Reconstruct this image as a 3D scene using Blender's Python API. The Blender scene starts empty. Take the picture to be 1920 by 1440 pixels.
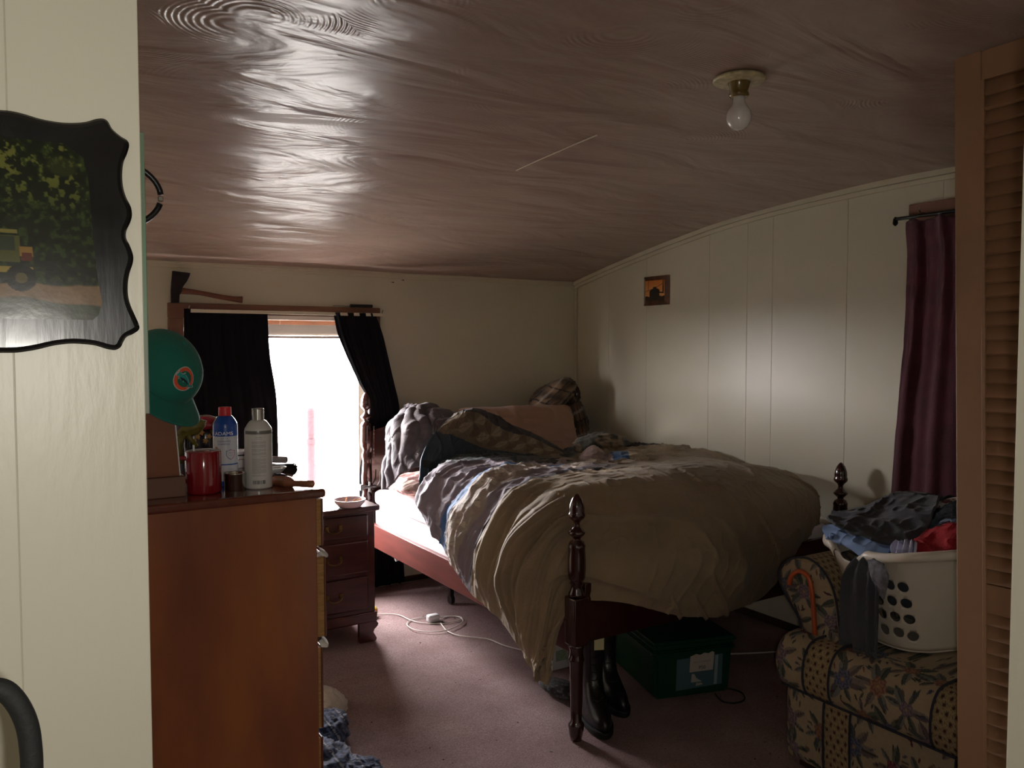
import bpy, bmesh, math, random
import numpy as np
from mathutils import Vector, Matrix

# ------------------------------------------------------------------ camera, world, lights, exposure
SC = bpy.context.scene
COL = SC.collection
FPX = 1530.0
YAW, PITCH, EYE = math.radians(32.0), math.radians(2.62), 1.5
cam_d = bpy.data.cameras.new('camera')
cam_d.sensor_width = 36.0
cam_d.lens = FPX * 36.0 / 1920.0
cam_d.clip_start = 0.02
cam_d.clip_end = 200
cam = bpy.data.objects.new('camera', cam_d)
cam.location = (0, 0, EYE)
cam.rotation_euler = (math.pi / 2 - PITCH, 0, -YAW)
COL.objects.link(cam)
SC.camera = cam

W = bpy.data.worlds.new('world')
SC.world = W
W.use_nodes = True
wn = W.node_tree.nodes
bg = wn['Background']
bg.inputs[0].default_value = (1.0, 0.955, 0.965, 1)
bg.inputs[1].default_value = 66.0          # bright overcast sky

def area(name, loc, rot, sx, sy, power, color=(1, 1, 1), portal=False):
    l = bpy.data.lights.new(name, 'AREA')
    l.shape = 'RECTANGLE'; l.size = sx; l.size_y = sy; l.energy = power; l.color = color
    if portal: l.cycles.is_portal = True
    o = bpy.data.objects.new(name, l); o.location = loc; o.rotation_euler = rot
    COL.objects.link(o); return o
# portal in the window opening (guides sky sampling only)
area('window_portal', (1.37, 4.84, 1.08), (math.radians(-90), 0, 0), 1.08, 1.18, 1, portal=True)
# phone torch beside the lens
fl = bpy.data.lights.new('phone_torch', 'POINT')
fl.energy = 14.5; fl.color = (1.0, 0.955, 0.87); fl.shadow_soft_size = 0.012
flo = bpy.data.objects.new('phone_torch', fl)
flo.location = (0.035, -0.01, 1.47)
COL.objects.link(flo)

SC.view_settings.view_transform = 'Standard'
SC.view_settings.look = 'None'
SC.view_settings.gamma = 1
SC.view_settings.use_curve_mapping = False
SC.view_settings.exposure = 0.0
SC.cycles.max_bounces = 10
SC.cycles.diffuse_bounces = 6
SC.cycles.glossy_bounces = 4
SC.cycles.transmission_bounces = 6
SC.cycles.caustics_reflective = False
SC.cycles.caustics_refractive = False
SC.cycles.sample_clamp_indirect = 6.0
SC.cycles.use_denoising = True

# ------------------------------------------------------------------ helpers
_fh = np.array([math.sin(YAW), math.cos(YAW), 0.0])
_rt = np.array([math.cos(YAW), -math.sin(YAW), 0.0])
_fw = _fh * math.cos(PITCH) + np.array([0, 0, -math.sin(PITCH)])
_up = _fh * math.sin(PITCH) + np.array([0, 0, math.cos(PITCH)])
_C = np.array([0, 0, EYE])
def at(x, y, ax, v):
    """point of the room seen at pixel x, y, on the plane X=v, Y=v or Z=v"""
    d = _fw + _rt * (x - 960) / FPX - _up * (y - 720) / FPX
    i = 'XYZ'.index(ax)
    return _C + d * ((v - _C[i]) / d[i])

def lin(c):
    c = np.asarray(c, float) / 255.0
    return np.where(c <= 0.04045, c / 12.92, ((c + 0.055) / 1.055) ** 2.4)

def _hash(i, j, k, s):
    n = (i * 73856093) ^ (j * 19349663) ^ (k * 83492791) ^ (s * 2654435)
    n = (n ^ (n >> 13)) * 1274126177
    n = n & 0x7fffffff
    n = (n ^ (n >> 15)) * 2246822
    return ((n & 0xffffff) / float(0xffffff)) * 2 - 1
def noise(P, freq=1.0, seed=0):
    P = np.asarray(P, float) * freq
    I = np.floor(P).astype(np.int64); F = P - I
    F = F * F * F * (F * (F * 6 - 15) + 10)
    out = 0
    for a in (0, 1):
        for b in (0, 1):
            for c in (0, 1):
                w = (F[..., 0] if a else 1 - F[..., 0]) * (F[..., 1] if b else 1 - F[..., 1]) * (F[..., 2] if c else 1 - F[..., 2])
                out = out + w * _hash(I[..., 0] + a, I[..., 1] + b, I[..., 2] + c, seed)
    return out
def fbm(P, freq=1.0, oct=4, seed=0):
    s = 0; a = 1.0; t = 0
    for o in range(oct):
        s = s + a * noise(P, freq * 2 ** o, seed + o); t += a; a *= 0.5
    return s / t
def ridge(P, freq=1.0, seed=0, sharp=2.0):
    return (1 - np.abs(noise(P, freq, seed)) * 1.6).clip(0, 1) ** sharp
def P3(a, b, c=0.0):
    a, b = np.broadcast_arrays(np.asarray(a, float), np.asarray(b, float))
    return np.stack([a, b, np.zeros_like(a) + c], -1)
def smooth(x, a, b):
    t = ((x - a) / (b - a)).clip(0, 1)
    return t * t * (3 - 2 * t)

WL = {}
def _col(me, col):
    ca = me.color_attributes.new('Col', 'FLOAT_COLOR', 'POINT')
    col = np.asarray(col, float)
    full = np.ones((len(col), 4)); full[:, :3] = col
    ca.data.foreach_set('color', full.ravel())
def obj(name, V, F, mat, parent=None, smooth_=False, col=None, at_=None):
    """one mesh object from world-space vertices; hung under parent if given"""
    V = np.asarray(V, float).reshape(-1, 3)
    if parent is not None: o0 = WL[parent.name]
    elif at_ is not None: o0 = np.asarray(at_, float)
    else:
        lo, hi = V.min(0), V.max(0); o0 = np.array([(lo[0] + hi[0]) / 2, (lo[1] + hi[1]) / 2, lo[2]])
    me = bpy.data.meshes.new(name)
    me.from_pydata((V - o0).tolist(), [], F.tolist() if isinstance(F, np.ndarray) else F)
    if smooth_: me.polygons.foreach_set('use_smooth', [True] * len(me.polygons))
    if col is not None: _col(me, col)
    me.materials.append(mat); me.update()
    o = bpy.data.objects.new(name, me); COL.objects.link(o)
    if parent is not None: o.parent = parent
    else: o.location = o0
    WL[o.name] = o0
    return o
def share(src, name, parent, off):
    """a piece sharing mesh data with src, moved by off"""
    o = bpy.data.objects.new(name, src.data); COL.objects.link(o)
    if parent is not None: o.parent = parent
    o.location = Vector(src.location) + Vector(off)
    WL[o.name] = WL[src.name] + np.asarray(off, float)
    return o
def tag(o, label, cat, group=None, kind=None):
    o['label'] = label; o['category'] = cat
    if group: o['group'] = group
    if kind: o['kind'] = kind
    return o
def thing(name, label, cat, loc, group=None):
    o = bpy.data.objects.new(name, None); o.empty_display_size = 0.05
    o.location = [float(v) for v in loc]; COL.objects.link(o); WL[o.name] = np.asarray(loc, float)
    return tag(o, label, cat, group)
def st(o):
    o['kind'] = 'structure'; return o

def join(parts):
    V, F, n = [], [], 0
    for v, f in parts:
        v = np.asarray(v, float).reshape(-1, 3); V.append(v)
        F += [[i + n for i in q] for q in (f.tolist() if isinstance(f, np.ndarray) else f)]
        n += len(v)
    return np.concatenate(V), F
def box(lo, hi, bev=0.0, seg=2):
    lo = np.asarray(lo, float); hi = np.asarray(hi, float)
    bm = bmesh.new(); bmesh.ops.create_cube(bm, size=1)
    for v in bm.verts: v.co = Vector([(lo[i] + hi[i]) / 2 + v.co[i] * (hi[i] - lo[i]) for i in range(3)])
    if bev > 0: bmesh.ops.bevel(bm, geom=bm.edges[:], offset=bev, segments=seg, affect='EDGES', profile=0.5)
    return bmout(bm)
def bmout(bm):
    bm.verts.ensure_lookup_table(); bm.verts.index_update()
    V = np.array([v.co[:] for v in bm.verts]); F = [[v.index for v in f.verts] for f in bm.faces]
    bm.free(); return V, F
def grid_faces(nu, nv, wrap_u=False, wrap_v=False, flip=False):
    iu = np.arange(nu if wrap_u else nu - 1); iv = np.arange(nv if wrap_v else nv - 1)
    A, B = np.meshgrid(iu, iv, indexing='ij')
    A2, B2 = (A + 1) % nu, (B + 1) % nv
    q = np.stack([A * nv + B, A2 * nv + B, A2 * nv + B2, A * nv + B2], -1).reshape(-1, 4)
    return q[:, ::-1] if flip else q
def lathe(prof, c=(0, 0, 0), n=32, sx=1.0, sy=1.0, cap=True):
    prof = np.asarray(prof, float); a = np.linspace(0, 2 * np.pi, n, endpoint=False)
    V = np.stack([np.outer(prof[:, 0], np.cos(a)) * sx, np.outer(prof[:, 0], np.sin(a)) * sy, np.repeat(prof[:, 1:2], n, 1)], -1).reshape(-1, 3) + np.asarray(c, float)
    F = grid_faces(len(prof), n, wrap_v=True, flip=True).tolist()
    if cap:
        F.append(list(range(n))[::-1]); m = (len(prof) - 1) * n; F.append([m + i for i in range(n)])
    return V, F
def cr(pts, n):
    """Catmull-Rom through pts (k, d) -> n samples"""
    pts = np.asarray(pts, float); k = len(pts)
    t = np.linspace(0, k - 1, n); i = np.minimum(t.astype(int), k - 2); f = (t - i)[:, None]
    p1 = pts[i]; p2 = pts[i + 1]; p0 = np.where((i > 0)[:, None], pts[np.maximum(i - 1, 0)], 2 * p1 - p2)
    p3 = np.where((i < k - 2)[:, None], pts[np.minimum(i + 2, k - 1)], 2 * p2 - p1)
    return 0.5 * (2 * p1 + (p2 - p0) * f + (2 * p0 - 5 * p1 + 4 * p2 - p3) * f ** 2 + (3 * p1 - p0 - 3 * p2 + p3) * f ** 3)
def crgrid(G, nu, nv):
    G = np.asarray(G, float); m, n, _ = G.shape
    A = np.stack([cr(G[:, j], nu) for j in range(n)], 1)
    return np.stack([cr(A[i], nv) for i in range(nu)], 0)
def normals(P):
    du = np.gradient(P, axis=0); dv = np.gradient(P, axis=1)
    N = np.cross(du, dv); return N / (np.linalg.norm(N, axis=-1, keepdims=True) + 1e-9)
def sheet(P, th=0.01, flip=False):
    """closed sheet from a grid of points with thickness th behind it"""
    nu, nv, _ = P.shape; N = normals(P)
    if flip: N = -N
    Q = P - N * th
    V = np.concatenate([P.reshape(-1, 3), Q.reshape(-1, 3)]); n = nu * nv
    F1 = grid_faces(nu, nv, flip=flip); F2 = grid_faces(nu, nv, flip=not flip) + n
    rim = []
    b = [(i, 0) for i in range(nu)] + [(nu - 1, j) for j in range(1, nv)] + [(i, nv - 1) for i in range(nu - 2, -1, -1)] + [(0, j) for j in range(nv - 2, 0, -1)]
    b = [i * nv + j for i, j in b]
    for k in range(len(b)):
        a_, c_ = b[k], b[(k + 1) % len(b)]
        rim.append([a_, c_, c_ + n, a_ + n] if flip else [c_, a_, a_ + n, c_ + n])
    return V, F1.tolist() + F2.tolist() + rim
def frames(path):
    T = np.gradient(path, axis=0); T /= np.linalg.norm(T, axis=1, keepdims=True) + 1e-9
    up = np.array([0, 0, 1.0]) if abs(T[0][2]) < 0.9 else np.array([1.0, 0, 0])
    N = [];
    n = np.cross(T[0], up); n /= np.linalg.norm(n)
    for t in T:
        n = n - t * (n @ t); n /= np.linalg.norm(n) + 1e-9; N.append(n)
    N = np.array(N); return T, N, np.cross(T, N)
def tube(path, r, n=8, closed=False, ctrl=None):
    path = np.asarray(path, float)
    if ctrl: path = cr(path, ctrl)
    T, N, B = frames(path); a = np.linspace(0, 2 * np.pi, n, endpoint=False)
    r = np.broadcast_to(np.asarray(r, float), (len(path),))
    V = path[:, None] + r[:, None, None] * (N[:, None] * np.cos(a)[None, :, None] + B[:, None] * np.sin(a)[None, :, None])
    F = grid_faces(len(path), n, wrap_u=closed, wrap_v=True, flip=True).tolist()
    if not closed: F.append(list(range(n))[::-1]); m = (len(path) - 1) * n; F.append([m + i for i in range(n)])
    return V.reshape(-1, 3), F
def prism(pts, off):
    """closed polygon (k,3) pushed along off"""
    pts = np.asarray(pts, float); k = len(pts); V = np.concatenate([pts, pts + np.asarray(off, float)])
    F = [list(range(k)), [k + i for i in range(k)][::-1]] + [[(i + 1) % k, i, k + i, k + (i + 1) % k] for i in range(k)]
    return V, F
def fixn(V, F):
    bm = bmesh.new(); vs = [bm.verts.new(v) for v in V]
    for f in F:
        try: bm.faces.new([vs[i] for i in f])
        except ValueError: pass
    bmesh.ops.recalc_face_normals(bm, faces=bm.faces[:]); return bmout(bm)
def lump(c, A, disp=None, nu=64, nv=48, e=1.0):
    """superellipsoid of cloth about c; A = 3 axis vectors; disp(local xyz)->scale"""
    th = np.linspace(0, 2 * np.pi, nu, endpoint=False); ph = np.linspace(-np.pi / 2, np.pi / 2, nv)
    T, Pp = np.meshgrid(th, ph, indexing='ij')
    sg = lambda x, p: np.sign(x) * np.abs(x) ** p
    L = np.stack([sg(np.cos(Pp), e) * sg(np.cos(T), e), sg(np.cos(Pp), e) * sg(np.sin(T), e), sg(np.sin(Pp), e)], -1)
    S = 1.0 if disp is None else (1 + disp(L))[..., None]
    Vw = np.asarray(c, float) + (L * S) @ np.asarray(A, float)
    return Vw.reshape(-1, 3), grid_faces(nu, nv, wrap_u=True, flip=False).tolist(), L.reshape(-1, 3)
def text_geo(s, size, extr=0.0):
    cu = bpy.data.curves.new('txt', 'FONT'); cu.body = s; cu.size = size; cu.extrude = extr
    cu.align_x = 'CENTER'; cu.align_y = 'CENTER'
    o = bpy.data.objects.new('txt', cu); COL.objects.link(o)
    dg = bpy.context.evaluated_depsgraph_get(); me = bpy.data.meshes.new_from_object(o.evaluated_get(dg))
    V = np.array([v.co[:] for v in me.vertices]); F = [list(p.vertices) for p in me.polygons]
    bpy.data.objects.remove(o); bpy.data.curves.remove(cu); bpy.data.meshes.remove(me)
    return V, F

# ------------------------------------------------------------------ materials
def mat(name, c, rough=0.6, spec=0.5, var=0.12, vs=6.0, bump=0.0, bs=60.0, metal=0.0, coat=0.0, vc=False, trans=0.0, sheen=0.0, stretch=(1, 1, 1), det=4, rvar=0.0, bstretch=None, c2=None, subs=0.0):
    m = bpy.data.materials.new(name); m.use_nodes = True
    nt = m.node_tree; N = nt.nodes; L = nt.links; b = N['Principled BSDF']
    tc = N.new('ShaderNodeTexCoord'); mp = N.new('ShaderNodeMapping'); L.new(tc.outputs['Object'], mp.inputs[0]); mp.inputs['Scale'].default_value = stretch
    nz = N.new('ShaderNodeTexNoise'); nz.inputs['Scale'].default_value = vs; nz.inputs['Detail'].default_value = det; L.new(mp.outputs[0], nz.inputs['Vector'])
    mx = N.new('ShaderNodeMix'); mx.data_type = 'RGBA'
    ra = N.new('ShaderNodeMapRange'); ra.inputs[1].default_value = 0.3; ra.inputs[2].default_value = 0.7; L.new(nz.outputs['Fac'], ra.inputs[0]); L.new(ra.outputs[0], mx.inputs['Factor'])
    if vc:
        av = N.new('ShaderNodeAttribute'); av.attribute_name = 'Col'
        for key, k in (('A', 1 - var), ('B', 1 + var)):
            vm = N.new('ShaderNodeVectorMath'); vm.operation = 'SCALE'; vm.inputs['Scale'].default_value = k
            L.new(av.outputs['Color'], vm.inputs[0]); L.new(vm.outputs[0], mx.inputs[key])
    else:
        c = np.asarray(lin(c))
        cb = lin(c2) if c2 is not None else (c * (1 + var)).clip(0, 1)
        ca = c if c2 is not None else c * (1 - var)
        mx.inputs['A'].default_value = (*ca, 1); mx.inputs['B'].default_value = (*cb, 1)
    L.new(mx.outputs['Result'], b.inputs['Base Color'])
    b.inputs['Roughness'].default_value = rough; b.inputs['Specular IOR Level'].default_value = spec; b.inputs['Metallic'].default_value = metal
    b.inputs['Coat Weight'].default_value = coat; b.inputs['Coat Roughness'].default_value = 0.08
    b.inputs['Transmission Weight'].default_value = trans; b.inputs['Sheen Weight'].default_value = sheen
    b.inputs['Subsurface Weight'].default_value = subs
    if rvar > 0:
        rr = N.new('ShaderNodeMapRange'); rr.inputs[3].default_value = rough - rvar; rr.inputs[4].default_value = rough + rvar; rr.inputs[1].default_value = .3; rr.inputs[2].default_value = .7
        L.new(nz.outputs['Fac'], rr.inputs[0]); L.new(rr.outputs[0], b.inputs['Roughness'])
    if bump > 0:
        mp2 = N.new('ShaderNodeMapping'); L.new(tc.outputs['Object'], mp2.inputs[0]); mp2.inputs['Scale'].default_value = bstretch or stretch
        n2 = N.new('ShaderNodeTexNoise'); n2.inputs['Scale'].default_value = bs; n2.inputs['Detail'].default_value = 4; L.new(mp2.outputs[0], n2.inputs['Vector'])
        bp = N.new('ShaderNodeBump'); bp.inputs['Strength'].default_value = bump; bp.inputs['Distance'].default_value = 0.01
        L.new(n2.outputs['Fac'], bp.inputs['Height']); L.new(bp.outputs[0], b.inputs['Normal'])
    return m
M = {}
M['wall'] = mat('cream_paint', (214, 209, 188), rough=0.36, spec=.4, var=0.05, vs=1.5, bump=0.05, bs=35)
M['wall_near'] = mat('cream_paint_near', (210, 206, 188), rough=0.38, var=0.03, vs=2, bump=0.06, bs=90, bstretch=(1, 1, .25))
M['trim'] = mat('cream_trim', (212, 205, 182), rough=0.4, var=0.05)
M['brown_trim'] = mat('brown_paint', (122, 82, 62), rough=0.45, var=0.1, vs=8)
M['base'] = mat('dark_baseboard', (52, 34, 24), rough=0.5, var=0.2)
M['wood_red'] = mat('cherry_wood', (72, 32, 27), rough=0.28, coat=0.5, var=0.28, vs=6, stretch=(1, 1, 6), bump=0.03)
M['wood_rail'] = mat('cherry_rail', (104, 50, 44), rough=0.4, coat=0.2, var=0.18, vs=5, stretch=(6, 1, 6))
M['wood_dark'] = mat('dark_cherry', (52, 21, 17), rough=0.2, coat=0.8, var=0.2, vs=9, stretch=(1, 1, .4))
M['wood_top'] = mat('dresser_top_wood', (98, 44, 26), rough=0.22, coat=0.6, var=0.2, vs=6, stretch=(4, 1, 4))
M['wood_side'] = mat('orange_pine', (124, 66, 44), rough=0.33, var=0.3, vs=5, stretch=(1.6, 1, .45), c2=(162, 94, 48), coat=0.25, bump=0.02)
M['raw'] = mat('raw_edge_wood', (166, 124, 74), rough=0.8, var=0.3, vs=30, stretch=(1, 1, 6))
M['brass'] = mat('old_brass', (120, 92, 46), rough=0.4, metal=0.9, var=0.2)
M['steel'] = mat('brushed_steel', (190, 188, 184), rough=0.22, metal=1.0, var=0.06)
M['black'] = mat('black_plastic', (16, 15, 16), rough=0.35, var=0.1)
M['blackcloth'] = mat('black_curtain_cloth', (10, 9, 14), rough=0.95, spec=.2, var=0.15, bump=0.15, bs=300)
M['white_p'] = mat('white_plastic', (225, 225, 225), rough=0.4, var=0.03)
M['blind'] = mat('blind_vinyl', (235, 225, 215), rough=0.5, var=0.02)
M['maroon'] = mat('maroon_velour', (72, 20, 34), rough=0.9, var=0.25, vs=9, bump=0.2, bs=200, sheen=0.25)
M['vc'] = mat('printed_cloth', (128, 128, 128), rough=0.9, var=0.06, vc=True, vs=20, bump=0.1, bs=350, sheen=0.05)
M['vcprint'] = mat('glossy_print', (128, 128, 128), rough=0.16, var=0.03, vc=True, vs=30, coat=0.5, bump=0.01, bs=60)
M['basket'] = mat('basket_plastic', (222, 212, 196), rough=0.35, var=0.05, vs=4, subs=0.0)
M['porcelain'] = mat('porcelain', (190, 178, 140), rough=0.3, var=0.3, vs=50)
M['socket'] = mat('amber_socket', (110, 88, 38), rough=0.25, var=0.12, coat=.6)
M['bulb'] = mat('frosted_bulb', (228, 226, 224), rough=0.12, var=0.01, coat=.6)

# ------------------------------------------------------------------ the room
XL, XR, YB = 0.10, 3.50, 4.73
CY = [0.2, 1.0, 1.6, 2.0, 2.25, 2.51, 2.81, 3.10, 3.37, 3.81, 4.305, 4.73, 4.90]
CZ = [2.25, 2.262, 2.268, 2.268, 2.267, 2.259, 2.246, 2.228, 2.20, 2.133, 2.046, 1.957, 1.92]
def cz(y): return np.interp(y, CY, CZ)

M['carpet'] = mat('mauve_carpet', (160, 138, 136), rough=0.95, var=0.10, vs=4, bump=0.6, bs=260, c2=(138, 115, 113), det=8, spec=0.15)
def carpet_specks():
    m = M['carpet']; nt = m.node_tree; N = nt.nodes; L = nt.links; b = N['Principled BSDF']
    src = b.inputs['Base Color'].links[0].from_socket
    tc = N.new('ShaderNodeTexCoord')
    fib = N.new('ShaderNodeTexNoise'); fib.inputs['Scale'].default_value = 170; fib.inputs['Detail'].default_value = 3; L.new(tc.outputs['Object'], fib.inputs['Vector'])
    r0 = N.new('ShaderNodeMapRange'); r0.inputs[1].default_value = .3; r0.inputs[2].default_value = .7; r0.inputs[3].default_value = .72; r0.inputs[4].default_value = 1.25; L.new(fib.outputs['Fac'], r0.inputs[0])
    sc = N.new('ShaderNodeVectorMath'); sc.operation = 'SCALE'; L.new(src, sc.inputs[0]); L.new(r0.outputs[0], sc.inputs['Scale'])
    # crumbs and fluff
    v = N.new('ShaderNodeTexNoise'); v.inputs['Scale'].default_value = 38; v.inputs['Detail'].default_value = 2; v.inputs['Roughness'].default_value = .6; L.new(tc.outputs['Object'], v.inputs['Vector'])
    r = N.new('ShaderNodeMapRange'); r.inputs[1].default_value = .70; r.inputs[2].default_value = .76; L.new(v.outputs['Fac'], r.inputs[0])
    mx = N.new('ShaderNodeMix'); mx.data_type = 'RGBA'; mx.inputs['B'].default_value = (*lin((62, 44, 40)), 1)
    L.new(r.outputs[0], mx.inputs['Factor']); L.new(sc.outputs[0], mx.inputs['A'])
    L.new(mx.outputs['Result'], b.inputs['Base Color'])
carpet_specks()
# carpet as a gently uneven sheet
gx = np.linspace(-1.6, 3.7, 160); gy = np.linspace(-2.3, 4.9, 200)
GX, GY = np.meshgrid(gx, gy, indexing='ij')
GP = np.stack([GX, GY, 0.004 * fbm(P3(GX, GY), 3.0, 3) - 0.004], -1)
st(obj('floor', GP.reshape(-1, 3), grid_faces(160, 200), M['carpet'], smooth_=True))

def ceiling_mat():
    m = mat('ceiling_paint', (160, 140, 126), rough=0.31, spec=0.33, var=0.06, vs=1.2, c2=(154, 130, 118))
    nt = m.node_tree; N = nt.nodes; L = nt.links; b = N['Principled BSDF']
    tc = N.new('ShaderNodeTexCoord')
    # wide soft trowel marks running along X, comb arcs in patches, fine brush relief
    mp = N.new('ShaderNodeMapping'); mp.inputs['Scale'].default_value = (0.9, 2.6, 1); L.new(tc.outputs['Object'], mp.inputs[0])
    n1 = N.new('ShaderNodeTexNoise'); n1.inputs['Scale'].default_value = 1.6; n1.inputs['Detail'].default_value = 4; n1.inputs['Roughness'].default_value = .42; n1.inputs['Distortion'].default_value = .9; L.new(mp.outputs[0], n1.inputs['Vector'])
    # arcs: rings around voronoi cell centres
    vo = N.new('ShaderNodeTexVoronoi'); vo.inputs['Scale'].default_value = 2.3; L.new(tc.outputs['Object'], vo.inputs['Vector'])
    sn = N.new('ShaderNodeMath'); sn.operation = 'MULTIPLY'; sn.inputs[1].default_value = 240; L.new(vo.outputs['Distance'], sn.inputs[0])
    si = N.new('ShaderNodeMath'); si.operation = 'SINE'; L.new(sn.outputs[0], si.inputs[0])
    n3 = N.new('ShaderNodeTexNoise'); n3.inputs['Scale'].default_value = 3.4; n3.inputs['Detail'].default_value = 1; L.new(tc.outputs['Object'], n3.inputs['Vector'])
    r3 = N.new('ShaderNodeMapRange'); r3.inputs[1].default_value = .55; r3.inputs[2].default_value = .62; L.new(n3.outputs['Fac'], r3.inputs[0])
    sx = N.new('ShaderNodeSeparateXYZ'); L.new(tc.outputs['Object'], sx.inputs[0])
    ry = N.new('ShaderNodeMapRange'); ry.inputs[1].default_value = CEIL_ARC_Y + .5; ry.inputs[2].default_value = CEIL_ARC_Y - .3; L.new(sx.outputs['Y'], ry.inputs[0])
    g = N.new('ShaderNodeMath'); g.operation = 'MULTIPLY'; L.new(r3.outputs[0], g.inputs[0]); L.new(ry.outputs[0], g.inputs[1])
    am = N.new('ShaderNodeMath'); am.operation = 'MULTIPLY'; L.new(si.outputs[0], am.inputs[0]); L.new(g.outputs[0], am.inputs[1])
    b1 = N.new('ShaderNodeBump'); b1.inputs['Strength'].default_value = 1.0; b1.inputs['Distance'].default_value = 0.045; L.new(n1.outputs['Fac'], b1.inputs['Height'])
    b2 = N.new('ShaderNodeBump'); b2.inputs['Strength'].default_value = 0.8; b2.inputs['Distance'].default_value = 0.0008; L.new(am.outputs[0], b2.inputs['Height']); L.new(b1.outputs[0], b2.inputs['Normal'])
    n4 = N.new('ShaderNodeTexNoise'); n4.inputs['Scale'].default_value = 60; L.new(tc.outputs['Object'], n4.inputs['Vector'])
    b3 = N.new('ShaderNodeBump'); b3.inputs['Strength'].default_value = .25; b3.inputs['Distance'].default_value = 0.001; L.new(n4.outputs['Fac'], b3.inputs['Height']); L.new(b2.outputs[0], b3.inputs['Normal'])
    L.new(b3.outputs[0], b.inputs['Normal'])
    return m
CEIL_ARC_Y = 0.35
M['ceil'] = ceiling_mat()
ys = np.linspace(0.45, 4.90, 120); xs = np.linspace(-0.9, 3.75, 40)
CX, CYY = np.meshgrid(xs, ys, indexing='ij')
zz = np.interp(CYY, CY, CZ); k_ = np.ones(9) / 9
zs = np.convolve(np.pad(np.interp(ys, CY, CZ), 4, mode='edge'), k_, 'valid')
zz = np.broadcast_to(zs, CX.shape) + 0.006 * fbm(P3(CX, CYY), 1.3, 2, 5)
CPt = np.stack([CX, CYY, zz], -1)
st(obj('ceiling', *sheet(CPt, th=0.05, flip=True), M['ceil'], smooth_=True, at_=(1.2, 2.0, 2.0)))
# raised paint scratch on the ceiling
a1 = at(968, 327, 'Z', 2.22); a2 = at(1120, 264, 'Z', 2.24)
pts = [[*(a1[:2] * (1 - t) + a2[:2] * t), 0] for t in np.linspace(0, 1, 9)]
for p in pts: p[2] = float(cz(p[1])) - 0.003
crk = obj('trim_9', *tube(np.array(pts), 0.0025, 5), M['trim']); st(crk)

WX0, WX1, WZ0, WZ1 = 0.84, 1.905, 0.50, 1.665
def wall_hole(name, x0, x1, z0, z1, hx0, hx1, hz0, hz1, y0, y1, m):
    xs = [x0, hx0, hx1, x1]; zs = [z0, hz0, hz1, z1]; V = []; F = []
    def vid(i, j, k): return (i * 4 + j) * 2 + k
    for i in range(4):
        for j in range(4):
            for k in (0, 1): V.append((xs[i], (y0, y1)[k], zs[j]))
    for i in range(3):
        for j in range(3):
            if i == 1 and j == 1: continue
            F.append([vid(i, j, 0), vid(i + 1, j, 0), vid(i + 1, j + 1, 0), vid(i, j + 1, 0)])
            F.append([vid(i, j, 1), vid(i, j + 1, 1), vid(i + 1, j + 1, 1), vid(i + 1, j, 1)])
    F += [[vid(1, 1, 0), vid(1, 1, 1), vid(2, 1, 1), vid(2, 1, 0)], [vid(1, 2, 0), vid(2, 2, 0), vid(2, 2, 1), vid(1, 2, 1)],
          [vid(1, 1, 0), vid(1, 2, 0), vid(1, 2, 1), vid(1, 1, 1)], [vid(2, 1, 0), vid(2, 1, 1), vid(2, 2, 1), vid(2, 2, 0)]]
    F += [[vid(0, j, 0), vid(0, j + 1, 0), vid(0, j + 1, 1), vid(0, j, 1)] for j in range(3)] + [[vid(3, j, 0), vid(3, j, 1), vid(3, j + 1, 1), vid(3, j + 1, 0)] for j in range(3)]
    F += [[vid(i, 3, 0), vid(i + 1, 3, 0), vid(i + 1, 3, 1), vid(i, 3, 1)] for i in range(3)] + [[vid(i, 0, 0), vid(i, 0, 1), vid(i + 1, 0, 1), vid(i + 1, 0, 0)] for i in range(3)]
    return st(obj(name, V, F, m))
wall_hole('wall_back', -0.10, 3.66, -0.02, 1.975, WX0, WX1, WZ0, WZ1, YB, YB + 0.12, M['wall'])
# scuffs high on the back wall
for q in ((733, 529), (752, 525)):
    p = at(*q, 'Y', YB - .001); o = obj('scuff', *prism([p, p + (0.018, 0, .003), p + (.022, 0, -.004), p + (.006, 0, -.002)], (0, -.0012, 0)), M['base'], parent=bpy.data.objects['wall_back'])

# right wall: grooved panelling, each board of its own over a plain backing
wr = st(obj('wall_right', *box((XR + 0.012, 0.3, -0.02), (XR + 0.12, YB + .1, 2.32)), M['wall']))
cuts = [0.45, 1.10, 1.62, 2.05, 2.522, 2.976, 3.15, 3.436, 3.98, 4.36, 4.73]
for a, b in zip(cuts[:-1], cuts[1:]):
    g = 0.0006
    V, F = [], []
    ya, yb = a + g, b - g
    ts = np.linspace(ya, yb, 5)
    top = [(y, float(cz(y)) + .012) for y in ts]
    ring = [(ya, 0.0)] + top + [(yb, 0.0)]
    inset = 0.0008
    k = len(ring)
    for y, z in ring: V.append((XR + 0.013, y, z))
    cyy = (ya + yb) / 2
    for y, z in ring: V.append((XR + 0.001, y, z))
    for y, z in ring: V.append((XR, y + (inset if y < cyy - .001 and (y == ya) else (-inset if y == yb else 0)), z))
    F = [[(i + 1) % k, i, k + i, k + (i + 1) % k] for i in range(k)] + [[k + (i + 1) % k, k + i, 2 * k + i, 2 * k + (i + 1) % k] for i in range(k)] + [[2 * k + i for i in range(k)], list(range(k))[::-1]]
    V, F = fixn(V, F)
    obj('panel', V, F, M['wall'], parent=wr)
st(obj('wall_left', *box((XL - 0.08, 1.0, -0.02), (XL, YB + .1, 2.32)), M['wall']))

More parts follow.
